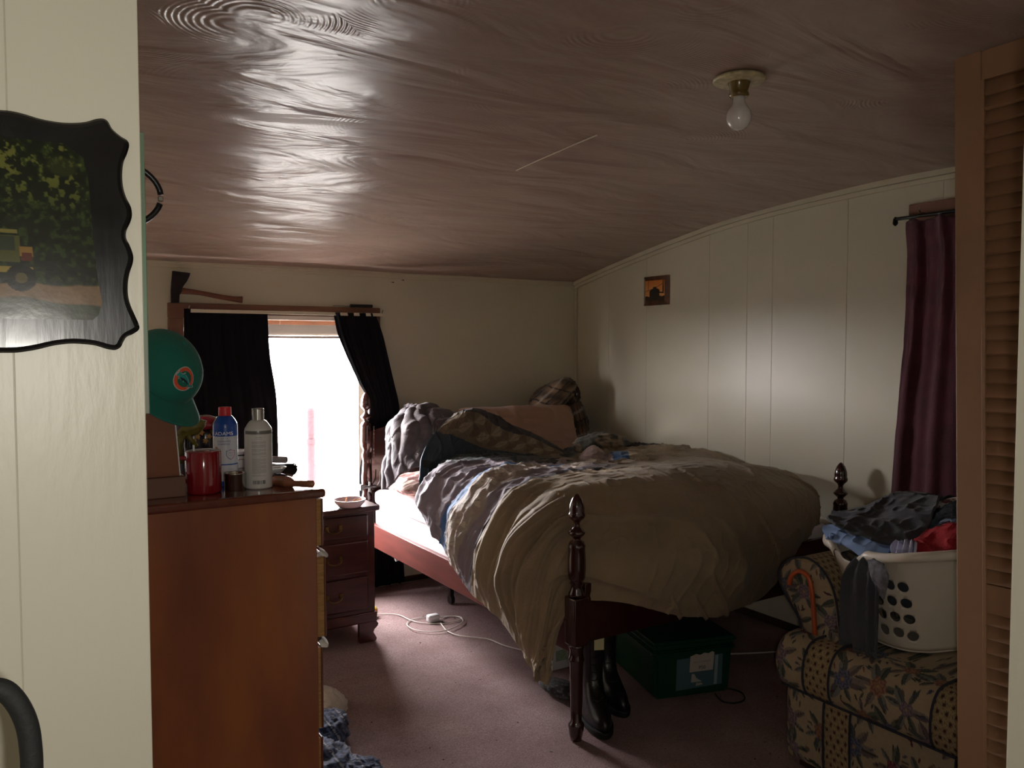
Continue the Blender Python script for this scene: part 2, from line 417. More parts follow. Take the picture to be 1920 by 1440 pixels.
# near wall on the left of the opening, grooved sheets
wf = st(obj('wall_front', *box((-1.45, 0.90, -0.02), (0.1210, 1.0, 2.40)), M['wall_near']))
xc = [-1.45, -1.05, -0.83, -0.53, -0.31, -0.112, 0.0095, 0.1225]
for a, b in zip(xc[:-1], xc[1:]):
    V, F = box((a + .0002, 0.897, 0), (b - .0002, 0.9005, 2.40), 0.0007, 1)
    obj('panel', V, F, M['wall_near'], parent=wf)
# strip of wall and jamb right of the opening
wf2 = st(obj('wall_front_right', *box((1.040, 0.42, -0.02), (3.55, 0.50, 2.40)), M['wall_near']))
st(obj('trim_1', *box((1.033, 0.41, 0), (1.052, 0.51, 2.40), 0.003), M['wall_near']))
# hall behind the camera
st(obj('wall_hall_left', *box((-1.5, -2.2, -0.02), (-1.4, 1.0, 2.45)), M['wall_near']))
st(obj('wall_hall_back', *box((-1.5, -2.3, -0.02), (2.1, -2.2, 2.45)), M['wall_near']))
st(obj('wall_hall_right', *box((2.0, -2.3, -0.02), (2.1, 0.5, 2.45)), M['wall_near']))
st(obj('ceiling_hall', *box((-1.5, -2.3, 2.40), (2.1, 1.05, 2.48)), M['wall_near']))
st(obj('wall_header', *box((0.1, 0.92, 2.30), (3.6, 1.0, 2.48)), M['wall_near']))
st(obj('wall_closet_end', *box((3.45, 0.3, -0.02), (3.6, 0.9, 2.48)), M['wall']))

# crown moulding
st(obj('trim_2', *fixn(*join([box((-0.1, YB - 0.014, 1.927), (3.5, YB, 1.948), .003), box((-0.1, YB - 0.020, 1.945), (3.5, YB, 1.972), .004)])), M['trim']))
yy = np.linspace(0.5, YB - .005, 60); zc_ = np.interp(yy, ys, zs)
def rail_along(off_x, th, z0, z1):
    P = np.stack([np.stack([np.full_like(yy, XR - off_x), yy, zc_ + z], -1) for z in (z0, z1)], 0)
    return sheet(P, th=th)
a_ = sheet(np.stack([np.stack([np.full_like(yy, XR - .020), yy, zc_ - .024], -1), np.stack([np.full_like(yy, XR - .020), yy, zc_ + .01], -1)], 0), th=-.019)
b_ = sheet(np.stack([np.stack([np.full_like(yy, XR - .012), yy, zc_ - .046], -1), np.stack([np.full_like(yy, XR - .012), yy, zc_ - .026], -1)], 0), th=-.012)
st(obj('trim_3', *fixn(*join([a_, b_])), M['trim']))
st(obj('trim_4', *fixn(*join([box((XR - .018, YB - .018, 0), (XR - .001, YB - .001, 1.96), .006, 3)])), M['trim']))
st(obj('baseboard_back', *box((XL, YB - .012, 0), (XR, YB, 0.036), .003), M['base']))
st(obj('baseboard_right', *box((XR - .012, 0.5, 0), (XR, YB, 0.042), .003), M['base']))

# ------------------------------------------------------------------ window with blinds
M['glass'] = mat('window_glass', (250, 250, 250), rough=0.0, trans=1.0, var=0)
def glass_thin():
    m = M['glass']; nt = m.node_tree; N = nt.nodes; L = nt.links
    for n in list(N):
        if n.type != 'OUTPUT_MATERIAL': N.remove(n)
    t = N.new('ShaderNodeBsdfTransparent'); g = N.new('ShaderNodeBsdfGlossy'); g.inputs['Roughness'].default_value = .02
    mx = N.new('ShaderNodeMixShader'); mx.inputs[0].default_value = .05
    L.new(t.outputs[0], mx.inputs[1]); L.new(g.outputs[0], mx.inputs[2]); L.new(mx.outputs[0], N['Material Output'].inputs[0])
glass_thin()
win = bpy.data.objects.new('window_1', None); win.location = (1.37, YB, 0.5); COL.objects.link(win); WL['window_1'] = np.array((1.37, YB, .5)); st(win)
ty = YB - .022
obj('casing', *box((0.762, ty, 1.655), (1.985, YB, 1.737), .004), M['brown_trim'], win)['label'] = 'top board of the brown painted window casing'
for xa in (0.762, 1.905):
    obj('casing', *box((xa, ty, 0.42), (xa + .080, YB, 1.655), .004), M['brown_trim'], win)
obj('sill', *box((0.74, YB - .06, 0.42), (2.0, YB + .02, 0.50), .006), M['brown_trim'], win)
for (a, b) in (((WX0, 1.60), (WX1, WZ1)), ((WX0, WZ0), (WX1, .56))):
    obj('sash', *box((a[0], YB + .05, a[1]), (b[0], YB + .085, b[1]), .003), M['brown_trim'] if a[1] > 1.5 else M['white_p'], win)
for xa in (WX0, WX1 - .04):
    obj('sash', *box((xa, YB + .05, .5), (xa + .04, YB + .085, WZ1), .003), M['white_p'], win)
obj('pane', *box((WX0 + .03, YB + .065, .55), (WX1 - .03, YB + .069, 1.62)), M['glass'], win)
bl = thing('window_blind', 'pale slatted window blind drawn up at the top of the bright window', 'blind', (1.37, YB, 1.54))
obj('headrail', *box((0.875, YB - .050, 1.652), (1.885, YB - .024, 1.678), .003), M['blind'], bl)
s0 = obj('slat', *fixn(*sheet(np.array([[[x, YB - .002 + .024 * (t - .5) , 1.622 + .0025 * (1 - (2 * t - 1) ** 2) - 0.012 * (t - .5)] for t in np.linspace(0, 1, 5)] for x in (0.885, 1.36, 1.875)]), th=.0006)), M['blind'], bl)
for i in range(1, 16):
    share(s0, 'slat', bl, (0, 0, -0.0034 * i))
for xa in (1.0, 1.37, 1.74):
    obj('ladder_cord', *tube([(xa, YB - .002, 1.65), (xa, YB - .002, 1.56)], .0008, 4), M['blind'], bl)
obj('bottom_rail', *box((0.885, YB - .014, 1.548), (1.875, YB + .01, 1.563), .002), M['blind'], bl)

# outside: pale ground and a fence post beyond the glass
M['ground'] = mat('bright_ground', (190, 190, 185), rough=0.9, var=0.1, vs=1)
st(obj('ground_outside', *box((-25, YB + .5, -0.9), (30, 45, -0.8)), M['ground']))
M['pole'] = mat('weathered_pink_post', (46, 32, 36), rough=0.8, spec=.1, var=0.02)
po = thing('outdoor_post', 'pale pink capped post standing outside the bright window', 'post', (1.93, 6.0, -0.8))
pa = at(579, 765, 'Y', 6.0); pb = at(588, 905, 'Y', 6.0)
cxx = (pa[0] + pb[0]) / 2; rr_ = .032
obj('shaft', *lathe([(rr_, -0.8), (rr_, pa[2] - .25), (rr_ * .8, pa[2] - .25), (rr_ * .8, pa[2] - .2)], (cxx, 6.0, 0), 16), M['pole'], po)
obj('collar', *lathe([(rr_ * 1.15, pa[2] - .27), (rr_ * 1.15, pa[2] - .235)], (cxx, 6.0, 0), 16), M['pole'], po)
obj('cap', *lathe([(rr_ * .95, pa[2] - .2), (rr_ * .95, pa[2] - .02), (rr_ * .6, pa[2])], (cxx, 6.0, 0), 16), M['pole'], po)

# black curtains
def curtain(name, label, G, m, nu, nv, amp, nf, seed, group=None, th=.004, hem_noise=.003):
    P = crgrid(np.array(G), nu, nv); N = normals(P)
    u = np.linspace(0, 1, nu)[:, None]; v = np.linspace(0, 1, nv)[None, :]
    ph = nf * 2 * np.pi * (v + 0.03 * np.sin(7 * u + seed)) + 0.6 * noise(P3(v * 3 + 0 * u, u * 1.5), 1.0, seed)
    d = amp * (np.sin(ph) + .4 * np.sin(2.3 * ph + seed)) * (0.55 + .45 * u) + .004 * fbm(P, 12, 3, seed)
    P = P + N * d[..., None]
    P[..., 2] += hem_noise * np.abs(noise(P3(v * 60 + 0 * u, 0 * v + 0 * u), 1, seed)) * (u < .02)
    V, F = fixn(*sheet(P, th=th))
    return obj(name, V, F, m, smooth_=True)
def row(z, y, xs_): return [(x, y, z) for x in xs_]
c1 = curtain('curtain', '', [row(1.703, 4.655, (.835, .97, 1.12, 1.278)), row(1.45, 4.655, (.83, .97, 1.13, 1.29)), row(1.2, 4.655, (.83, .98, 1.15, 1.325)), row(.9, 4.655, (.83, .98, 1.16, 1.33)), row(.45, 4.655, (.84, .98, 1.15, 1.32)), row(.12, 4.655, (.84, .98, 1.15, 1.32))], M['blackcloth'], 120, 160, .0045, 6, 1)
tag(c1, 'black curtain hanging on the left side of the bright window', 'curtain', 'black window curtains')
c2 = curtain('curtain', '', [row(1.700, 4.650, (1.665, 1.77, 1.87, 1.93)), row(1.55, 4.65, (1.70, 1.80, 1.89, 1.985)), row(1.3, 4.62, (1.80, 1.875, 1.94, 2.03)), row(1.16, 4.61, (1.865, 1.92, 1.98, 2.055)), row(1.0, 4.63, (1.855, 1.93, 2.0, 2.08)), row(.75, 4.65, (1.82, 1.92, 2.0, 2.09)), row(.4, 4.66, (1.83, 1.93, 2.02, 2.10)), row(.02, 4.66, (1.84, 1.93, 2.03, 2.12))], M['blackcloth'], 140, 110, .010, 4, 4)
tag(c2, 'black curtain bunched behind the bedpost on the right side of the window', 'curtain', 'black window curtains')
rd = thing('curtain_rod', 'thin pale curtain rod across the top of the bright window', 'curtain rod', (1.37, YB - .07, 1.69))
obj('rod', *box((.868, 4.650, 1.684), (1.975, 4.656, 1.703), .001), M['trim'], rd)
for x in (.86, 1.975):
    obj('hook', *tube([(x, YB - .02, 1.70), (x, 4.66, 1.70), (x, 4.652, 1.715), (x + .004, 4.652, 1.722)], .003, 6, ctrl=12), M['steel'], rd)

# hatchet on the casing
hy = 4.70
def poly(pts, y, off, sc, o0):
    return prism([at(o0[0] + px / sc, o0[1] + py / sc, 'Y', y) for px, py in pts], off)
Z2 = (3.692, (260, 480))
ht = thing('hatchet', 'hatchet with dark steel head and brown wooden handle lying above the window', 'hatchet', (0.85, 4.70, 1.738))
head = [(237, 102), (358, 118), (352, 140), (335, 175), (312, 205), (302, 222), (300, 245), (284, 270), (281, 323), (228, 323), (226, 235)]
V, F = poly(head, 4.678, (0, .024, 0), Z2[0], Z2[1])
obj('blade', *fixn(V, F), mat('dark_steel', (38, 32, 32), rough=.5, metal=.6, var=.3, vs=30), ht)
hp = cr(np.array([at(260 + a / 3.692, 480 + b / 3.692, 'Y', 4.69) for a, b in ((255, 238), (310, 243), (420, 255), (560, 282), (660, 298), (718, 303))]), 30)
T_, N_, B_ = frames(hp)
aa = np.linspace(0, 2 * np.pi, 12, endpoint=False); hr = np.interp(np.linspace(0, 1, 30), [0, .12, .4, .75, 1], [.019, .019, .0125, .014, .019])
Vh = hp[:, None] + hr[:, None, None] * (np.array([0, .55, 0])[None, None] * np.cos(aa)[None, :, None] + np.array([.07, 0, 1])[None, None] * np.sin(aa)[None, :, None])
Fh = grid_faces(30, 12, wrap_v=True).tolist() + [list(range(12)), [29 * 12 + i for i in range(12)][::-1]]
obj('handle', *fixn(Vh.reshape(-1, 3), Fh), mat('hickory', (112, 66, 44), rough=.5, var=.25, vs=12, stretch=(1, 1, 8)), ht, smooth_=True)
sd = thing('screwdriver', 'small screwdriver with black handle lying on the window casing', 'screwdriver', (1.85, 4.70, 1.738))
sa = at(656.5, 575.5, 'Y', 4.70); sb = at(698, 576, 'Y', 4.70); s_ = at(624, 574, 'Y', 4.70)
for p in (sa, sb, s_): p[2] = max(p[2], 1.7435)
obj('handle', *tube([sa + (0, 0, .003), sb + (0, 0, .003)], .0095, 8), M['black'], sd)
obj('shaft', *tube([s_, sa], .0028, 6), M['steel'], sd)

# ------------------------------------------------------------------ window 2 with maroon curtain
w2 = bpy.data.objects.new('window_2', None); w2.location = (XR, 1.7, .8); COL.objects.link(w2); WL['window_2'] = np.array((XR, 1.7, .8)); st(w2)
obj('casing', *box((XR - .024, 1.05, 2.045), (XR, 2.195, 2.138), .004), M['brown_trim'], w2)
obj('casing', *box((XR - .022, 2.12, .75), (XR, 2.20, 2.045), .004), M['brown_trim'], w2)
obj('casing', *box((XR - .022, 1.05, .75), (XR, 1.13, 2.045), .004), M['brown_trim'], w2)
obj('sill', *box((XR - .05, 1.0, .70), (XR, 2.22, .75), .004), M['brown_trim'], w2)
obj('pane', *box((XR - .006, 1.13, .75), (XR - .002, 2.12, 2.045)), mat('dark_glass', (30, 30, 34), rough=.05, var=0), w2)
def yrow(z, x, ys_): return [(x, y, z) for y in ys_]
mc = curtain('curtain', '', [yrow(2.055, 3.425, (2.17, 2.06, 1.93, 1.80)), yrow(2.03, 3.41, (2.165, 2.05, 1.92, 1.79)), yrow(1.85, 3.42, (2.16, 2.04, 1.9, 1.72)), yrow(1.5, 3.42, (2.17, 2.04, 1.88, 1.66)), yrow(1.1, 3.415, (2.195, 2.05, 1.87, 1.62)), yrow(.62, 3.41, (2.215, 2.06, 1.87, 1.60)), yrow(.56, 3.41, (2.215, 2.06, 1.87, 1.60))], M['maroon'], 130, 140, .015, 2.8, 9)
tag(mc, 'dark maroon curtain hanging on the right wall beside the brown louvred door', 'curtain')
cr2 = thing('curtain_rod', 'short rod with black end at the top of the maroon curtain', 'curtain rod', (3.43, 2.0, 2.07))
obj('rod', *tube([(3.44, 2.235, 2.075), (3.44, 1.2, 2.075)], .008, 8), M['black'], cr2)
obj('finial', *lathe([(.004, -.03), (.012, -.02), (.010, 0), (.004, .01)], (3.44, 2.235, 2.075), 10), M['black'], cr2)
obj('hook', *tube([(XR - .02, 2.12, 2.09), (3.45, 2.12, 2.09), (3.436, 2.12, 2.10), (3.434, 2.12, 2.115)], .003, 6, ctrl=12), M['steel'], cr2)

# ------------------------------------------------------------------ louvred closet door
M['louvre'] = mat('brown_louvre_paint', (138, 104, 76), rough=.5, var=.06, vs=5)
ld = bpy.data.objects.new('door_1', None); ld.location = (1.9, .85, 0); COL.objects.link(ld); WL['door_1'] = np.array((1.9, .85, 0.)); st(ld)
LX0, LX1 = 1.900, 1.930
obj('stile', *box((LX0, 1.030, .02), (LX1, 1.091, 2.178), .002), M['louvre'], ld)
obj('stile', *box((LX0, .640, .02), (LX1, .700, 2.178), .002), M['louvre'], ld)
for z0, z1 in ((2.110, 2.176), (.895, .962), (.022, .13)):
    obj('rail', *box((LX0 + .001, .70, z0), (LX1 - .001, 1.03, z1), .002), M['louvre'], ld)
obj('bead', *box((LX0 - .003, 1.022, .13), (LX0 + .006, 1.030, 2.11), .001), M['louvre'], ld)
sl = np.array([[LX0 - .0025, 0, -.0125], [LX0 + .0075, 0, -.0165], [LX0 + .023, 0, .0175], [LX0 + .017, 0, .0205]])
sV, sF = prism([(p[0], .70, p[2] + 2.09) for p in sl], (0, .33, 0))
sV, sF = fixn(sV, sF)
z = 2.09; s0 = None; zs_l = []
while z > .975: zs_l.append(z); z -= .0327
z = .882
while z > .14: zs_l.append(z); z -= .0327
s0 = obj('slat', sV, sF, M['louvre'], ld)
for zq in zs_l[1:]: share(s0, 'slat', ld, (0, 0, zq - 2.09))

for o in ld.children: pass
ld.rotation_euler = (math.radians(-1.7), 0, 0); ld.location = (1.9, .85 - .0607, 0.0)

# ------------------------------------------------------------------ ceiling lamp
lx, ly = 1.806, 1.665; lz = float(np.interp(ly, ys, zs)) + .003
cl = thing('ceiling_lamp', 'bare white bulb in a brass socket on a chipped cream ceiling plate', 'lamp', (lx, ly, lz - .14))
obj('plate', *lathe([(.060, lz), (.073, lz - .006), (.0745, lz - .012), (.070, lz - .016), (.030, lz - .018)], (lx, ly, 0), 40), M['porcelain'], cl, True)
obj('socket', *lathe([(.034, lz - .014), (.029, lz - .024), (.0265, lz - .036), (.0255, lz - .046), (.028, lz - .048), (.028, lz - .055), (.0245, lz - .058)], (lx, ly, 0), 28), M['socket'], cl, True)
bp_ = [(.016, -.052), (.0165, -.066), (.019, -.078), (.027, -.088), (.0335, -.098), (.0355, -.110), (.0350, -.122), (.031, -.134), (.024, -.143), (.014, -.149), (.004, -.151)]
obj('bulb', *lathe([(r, lz + z) for r, z in bp_], (lx, ly, 0), 32), M['bulb'], cl, True)

# ------------------------------------------------------------------ bed
BX0, BX1, BY0, BY1 = 1.826, 3.395, 2.46, 4.585
post_prof = [(0, .947), (.008, .943), (.019, .928), (.027, .907), (.0295, .888), (.0285, .878), (.031, .872), (.0325, .864), (.029, .855), (.018, .845), (.011, .835), (.012, .822), (.026, .808), (.0335, .799), (.028, .790), (.015, .778), (.014, .772), (.027, .764), (.030, .757), (.0335, .750), (.0335, .744), (.0325, .740), (.0345, .70), (.0355, .66), (.033, .626), (.030, .620), (.022, .614), (.028, .606), (.021, .598), (.023, .585), (.031, .568), (.033, .558)]
low_prof = [(.033, .372), (.031, .360), (.026, .350), (.0265, .325), (.031, .315), (.0305, .308), (.0265, .300), (.0255, .25), (.0235, .15), (.021, .075), (.029, .066), (.0315, .058), (.030, .048), (.026, .02), (.0215, 0)]
def bed_post(name, x, y, dz, parent):
    up = [(max(r, .0005), z + dz) for r, z in post_prof]
    if dz > 0:
        up = [(max(r, .0005), z + dz) for r, z in post_prof[:25]] + [(.020, .62 + dz - .02), (.030, .60 + dz - .03), (.022, .57 + dz - .04), (.024, .80), (.030, .72), (.028, .66), (.022, .63), (.030, .60), (.033, .58)]
    w = .034
    zt = .575 if dz > 0 else .555
    q = join([lathe(up, (x, y, 0), 28), box((x - w, y - w, .37), (x + w, y + w, zt), .006), lathe(low_prof, (x, y, 0), 28)])
    o = obj(name, *fixn(*q), M['wood_dark'], parent, smooth_=False)
    for p in o.data.polygons: p.use_smooth = len(p.vertices) == 4 and abs(p.normal.z) < .999 and p.area < .002
    return o
bed = thing('bed', 'dark cherry four post double bed with acorn finials under a heap of bedding', 'bed', (2.61, 3.5, 0))
bed_post('foot_post', BX0, BY0, 0, bed)
bed_post('foot_post', BX1, BY0, 0, bed)
bed_post('head_post', BX0 + .01, BY1, .282, bed)
bed_post('head_post', BX1, BY1, .282, bed)
obj('footboard', *box((BX0 + .03, BY0 - .012, .372), (BX1 - .03, BY0 + .014, .60), .004), M['wood_dark'], bed)
xs_h = np.linspace(BX0 + .04, BX1 - .03, 24)
hb = [(x, BY1 - .012, .985 + .105 * math.sin(math.pi * (x - xs_h[0]) / (xs_h[-1] - xs_h[0])) ** .7) for x in xs_h]
obj('headboard', *fixn(*prism([(xs_h[0], BY1 - .012, .42)] + hb + [(xs_h[-1], BY1 - .012, .42)], (0, .024, 0))), M['wood_dark'], bed)
obj('side_rail', *box((1.830, BY0 + .03, .320), (1.856, BY1 - .03, .455), .003), M['wood_rail'], bed)
obj('side_rail', *box((3.372, BY0 + .03, .320), (3.398, BY1 - .03, .455), .003), M['wood_rail'], bed)
lg = at(846, 1132, 'Z', 0)
obj('support_leg', *box(lg + (-.012, -.012, .045), lg + (.012, .012, .345), .002), M['black'], bed)
obj('leg_bracket', *box(lg + (-.05, -.02, .330), lg + (.05, .02, .352), .001), M['black'], bed)
obj('caster', *tube([lg + (-.011, 0, .027), lg + (.011, 0, .027)], .026, 20), M['black'], bed)
obj('rail_bolt', *tube([at(741, 1048, 'X', 1.86), at(741, 1048, 'X', 1.86) + (.05, 0, .01)], .016, 12), M['white_p'], bed)
for i in range(7):
    y = 2.66 + i * .29
    obj('slat', *box((1.858, y, .335), (3.37, y + .07, .353), .002), M['wood_rail'], bed)
M['sheet'] = mat('white_sheet', (236, 230, 232), rough=.8, var=.03, bump=.1, bs=120)
def rbox(lo, hi, e=.12, nu=96, nv=48, disp=None):
    lo = np.array(lo); hi = np.array(hi)
    return lump((lo + hi) / 2, np.diag((hi - lo) / 2), disp, nu, nv, e)[:2]
bs = obj('box_spring', *box((1.868, 2.50, .358), (3.366, 4.55, .555), .03, 4), M['sheet'], smooth_=True); tag(bs, 'white box spring under the mattress, bare above the side rail', 'box spring')
mt = obj('mattress', *box((1.865, 2.50, .558), (3.366, 4.548, .648), .028, 4), M['sheet'], smooth_=True); tag(mt, 'white sheeted mattress, its bare corner bright in the window light', 'mattress')

# ------------------------------------------------------------------ nightstand
def ogee_foot(x0, x1, y0, flipx=False):
    pr = [(0, 0), (.95, 0), (1.0, .12), (.9, .30), (.80, .45), (.86, .60), (1.05, .75), (1.1, .86), (1.0, 1.0), (0, 1.0)]
    w = x1 - x0
    pts = [((x0 + p[0] * w) if not flipx else (x1 - p[0] * w), y0, p[1] * .10) for p in pr]
    return fixn(*prism(pts, (0, .03, 0)))
ns = thing('nightstand', 'dark cherry nightstand with three drawers between the dresser and the bed', 'nightstand', (1.365, 4.08, 0))
obj('top', *box((1.118, 3.828, .672), (1.606, 4.325, .698), .008, 3), M['wood_red'], ns)
obj('body', *box((1.142, 3.862, .10), (1.588, 4.30, .672), .003), M['wood_red'], ns)
obj('base_moulding', *box((1.132, 3.850, .098), (1.597, 4.305, .150), .008, 3), M['wood_red'], ns)
for i, (z0, z1) in enumerate(((.545, .655), (.360, .525), (.172, .340))):
    d = obj('drawer', *box((1.185, 3.846, z0), (1.548, 3.866, z1), .008, 3), M['wood_red'], ns)
    zc = (z0 + z1) / 2
    arc = [(1.365 + .036 * math.cos(t), 3.832 - .006, zc - .022 * math.sin(t) + .004) for t in np.linspace(0, math.pi, 10)]
    obj('handle', *join([tube(arc, .0032, 6), box((1.322, 3.838, zc - .004), (1.338, 3.848, zc + .018), .002), box((1.392, 3.838, zc - .004), (1.408, 3.848, zc + .018), .002)]), M['brass'], d)
obj('foot', *ogee_foot(1.50, 1.592, 3.852), M['wood_red'], ns)
obj('foot', *ogee_foot(1.138, 1.23, 3.852, True), M['wood_red'], ns)
obj('foot', *ogee_foot(1.50, 1.592, 4.27), M['wood_red'], ns)
obj('foot', *ogee_foot(1.138, 1.23, 4.27, True), M['wood_red'], ns)
# ashtray
M['pinkplate'] = mat('pale_pink_ceramic', (236, 208, 212), rough=.25, var=.04)
di = thing('ashtray', 'round pale pink dish used as an ashtray on the nightstand', 'ashtray', (1.462, 3.875, .698))
obj('dish', *lathe([(.048, 0), (.056, .002), (.074, .022), (.080, .038), (.077, .038), (.070, .024), (.050, .008), (.001, .007)], (1.462, 3.875, .699), 48, cap=True), M['pinkplate'], di, True)
M['ash'] = mat('ash', (70, 70, 78), rough=.95, var=.5, vs=120)
xx = np.linspace(-1, 1, 30); AX, AY = np.meshgrid(xx, xx, indexing='ij')
rr = np.sqrt(AX ** 2 + AY ** 2).clip(0, 1); sc_ = np.where(rr > 0, np.maximum(np.abs(AX), np.abs(AY)) / (np.sqrt(AX ** 2 + AY ** 2) + 1e-6), 1)
DX, DY = AX * sc_ * .060, AY * sc_ * .060
DZ = .7125 + .014 * (1 - (DX ** 2 + DY ** 2) / .0036) * (0.6 + .8 * np.abs(fbm(P3(DX, DY), 60, 3, 3)))
obj('ash', *sheet(np.stack([1.462 + DX, 3.875 + DY, DZ], -1), th=.004), M['ash'], di)['kind'] = 'stuff'
M['butt'] = mat('cigarette_filter', (206, 160, 120), rough=.8, var=.1)
for k, (dx, dy, dz, a, b) in enumerate(((-.028, -.02, .050, 75, 20), (.02, .0, .040, 20, 15), (-.01, .025, .040, 15, 60), (.04, -.01, .042, 25, -40), (.01, -.03, .038, 12, 100))):
    p = np.array((1.462 + dx, 3.875 + dy, .699 + dz - .012)); v = np.array((math.cos(math.radians(b)) * math.cos(math.radians(a)), math.sin(math.radians(b)) * math.cos(math.radians(a)), math.sin(math.radians(a))))
    o = obj('cigarette_butt', *tube([p - v * .012, p + v * .016], .0038, 8), M['butt'])
    if k == 0: tag(o, 'cigarette butt standing upright in the ash of the pink dish', 'cigarette butt')
    else: tag(o, ('', 'stubbed cigarette butt lying at the right side of the pink dish', 'stubbed cigarette butt lying at the back of the pink dish', 'stubbed cigarette butt against the right rim of the pink dish', 'stubbed cigarette butt lying at the front of the pink dish')[k], 'cigarette butt', 'cigarette butts lying in the ashtray')

# ------------------------------------------------------------------ dresser
TZ = 1.160
dr = thing('dresser', 'tall orange brown chest of drawers behind the near wall, crowded on top', 'dresser', (.40, 2.38, 0))
obj('body', *box((.175, 1.902, .06), (.634, 2.87, 1.139), .002), M['wood_side'], dr)
obj('top', *box((.150, 1.880, 1.139), (.651, 2.895, TZ), .007, 3), M['wood_top'], dr)
obj('plinth', *box((.19, 1.91, 0), (.63, 2.86, .06), .002), M['wood_top'], dr)
dz_ = ((1.017, 1.130, .654), (.792, .990, .660), (.566, .766, .650), (.340, .540, .648), (.100, .320, .648))
for i, (z0, z1, x1) in enumerate(dz_):
    d = obj('drawer', *box((.636, 1.912, z0), (x1 - .006, 2.862, z1), .001), M['raw'], dr)
    obj('drawer_front', *box((x1 - .006, 1.912, z0 - .002), (x1, 2.862, z1 + .002), .002), M['wood_top'], d)
    for yk in (2.15, 2.62):
        obj('knob', *[(lambda V, F: (V, F))(*tube([(x1, yk, (z0 + z1) / 2), (x1 + .022, yk, (z0 + z1) / 2)], [.008, .013], 10))][0], M['brass'], d)
def scrap(G, label, m, th=.003, seed=0):
    P = crgrid(np.array(G), 24, 24); P = P + normals(P) * (.004 * fbm(P, 30, 3, seed))[..., None]
    o = obj('cloth_corner', *fixn(*sheet(P, th=th)), m, smooth_=True); return tag(o, label, 'cloth')
M['whitecloth'] = mat('white_cloth', (225, 222, 218), rough=.9, var=.06, bump=.2, bs=120)
scrap([[(.640, 1.905, 1.004), (.648, 1.92, 1.006), (.656, 1.96, 1.006)], [(.643, 1.90, 1.000), (.656, 1.91, .999), (.664, 1.95, .998)], [(.648, 1.899, .995), (.663, 1.905, .990), (.670, 1.94, .990)]], 'scrap of white cloth caught between the top two dresser drawers', M['whitecloth'])
scrap([[(.636, 1.904, .785), (.646, 1.91, .787), (.656, 1.93, .787)], [(.638, 1.899, .779), (.653, 1.90, .777), (.664, 1.93, .776)], [(.640, 1.898, .772), (.656, 1.90, .768), (.668, 1.93, .768)]], 'small scrap of white cloth poking from the third dresser drawer', M['whitecloth'])

# things on the dresser --------------------------------------------------
def facing(c):
    v = np.array([-c[0], -c[1]]); v /= np.linalg.norm(v); return v
def cyl_wrap(V2, c, r, z0, z_mid, ang0=0.0, lift=.0004, sy=1.0):
    """flat xy art (metres) bent round an upright bottle, centre facing the camera side"""
    f = facing(c); t = np.array([-f[1], f[0]]) # t: to the right as seen from the camera
    a = V2[:, 0] / r + ang0
    X = c[0] + (r + lift) * (f[0] * np.cos(a) + t[0] * np.sin(a)); Y = c[1] + (r + lift) * (f[1] * np.cos(a) + t[1] * np.sin(a))
    return np.stack([X, Y, z_mid + V2[:, 1]], -1)
def bottle_text(s, size, c, r, z, mat_, parent, ang=0.0, name='lettering', sx=1.0):
    V, F = text_geo(s, size); V = V[:, :2].copy(); V[:, 0] *= sx
    obj(name, cyl_wrap(V, c, r, 0, z, ang), F, mat_, parent)
M['ink_w'] = mat('white_ink', (235, 235, 235), rough=.5, var=0); M['ink_b'] = mat('blue_ink', (60, 84, 150), rough=.5, var=0)
M['ink_g'] = mat('grey_ink', (128, 128, 132), rough=.5, var=0); M['ink_k'] = mat('black_ink', (24, 24, 28), rough=.5, var=0); M['ink_r'] = mat('red_ink', (190, 40, 48), rough=.5, var=0)
def bottle_mesh(c, prof, n=96, painter=None, res=.0015):
    """dense lathe with painted bands; angle 0 faces the camera"""
    z = []; r = []
    prof = np.array(prof)
    L_ = np.concatenate([[0], np.cumsum(np.linalg.norm(np.diff(prof, axis=0), axis=1))])
    s = np.linspace(0, L_[-1], int(L_[-1] / res) + 2)
    r = np.interp(s, L_, prof[:, 0]); z = np.interp(s, L_, prof[:, 1])
    f = facing(c); a = np.linspace(-np.pi, np.pi, n, endpoint=False); t = np.array([-f[1], f[0]])
    R, A = np.meshgrid(r, a, indexing='ij'); Z = np.repeat(z[:, None], n, 1)
    V = np.stack([c[0] + R * (f[0] * np.cos(A) + t[0] * np.sin(A)), c[1] + R * (f[1] * np.cos(A) + t[1] * np.sin(A)), c[2] + Z], -1).reshape(-1, 3)
    col = painter(A, Z).reshape(-1, 3)
    F = grid_faces(len(s), n, wrap_v=True, flip=True).tolist() + [[(len(s) - 1) * n + i for i in range(n)], list(range(n))[::-1]]
    V, F = V, F
    return V, F, col
M['vcplastic'] = mat('printed_plastic', (128, 128, 128), rough=.25, var=.02, vc=True, coat=.3)
# blue and white shampoo bottle
cb = np.array([.4605, 2.066, TZ]); rb = .0292
def p_blue(A, Z):
    blue = lin((28, 74, 158)); white = lin((205, 208, 214)); C = np.zeros(A.shape + (3,)) + blue
    m = (Z < .1225) & (Z > .030) & (np.abs(A) < 1.25); C[m] = white
    m = (Z < .030) & (Z > .0135) & (np.abs(A) < 1.25); C[m] = white
    m = (Z < .055) & (Z > .052) & (np.abs(A) < 1.25) & (A > -.9); C[m] = lin((40, 84, 160))
    # dog and cat patch at the left edge of the label
    d = ((A + .72) / .30) ** 2 + ((Z - .072) / .024) ** 2; C[(d < 1) & (Z > .054)] = lin((128, 90, 62))
    d = ((A + .50) / .16) ** 2 + ((Z - .064) / .014) ** 2; C[(d < 1) & (Z > .054)] = lin((96, 66, 48))
    d = ((A + .80) / .18) ** 2 + ((Z - .088) / .010) ** 2; C[(d < 1)] = lin((166, 128, 92))
    return C
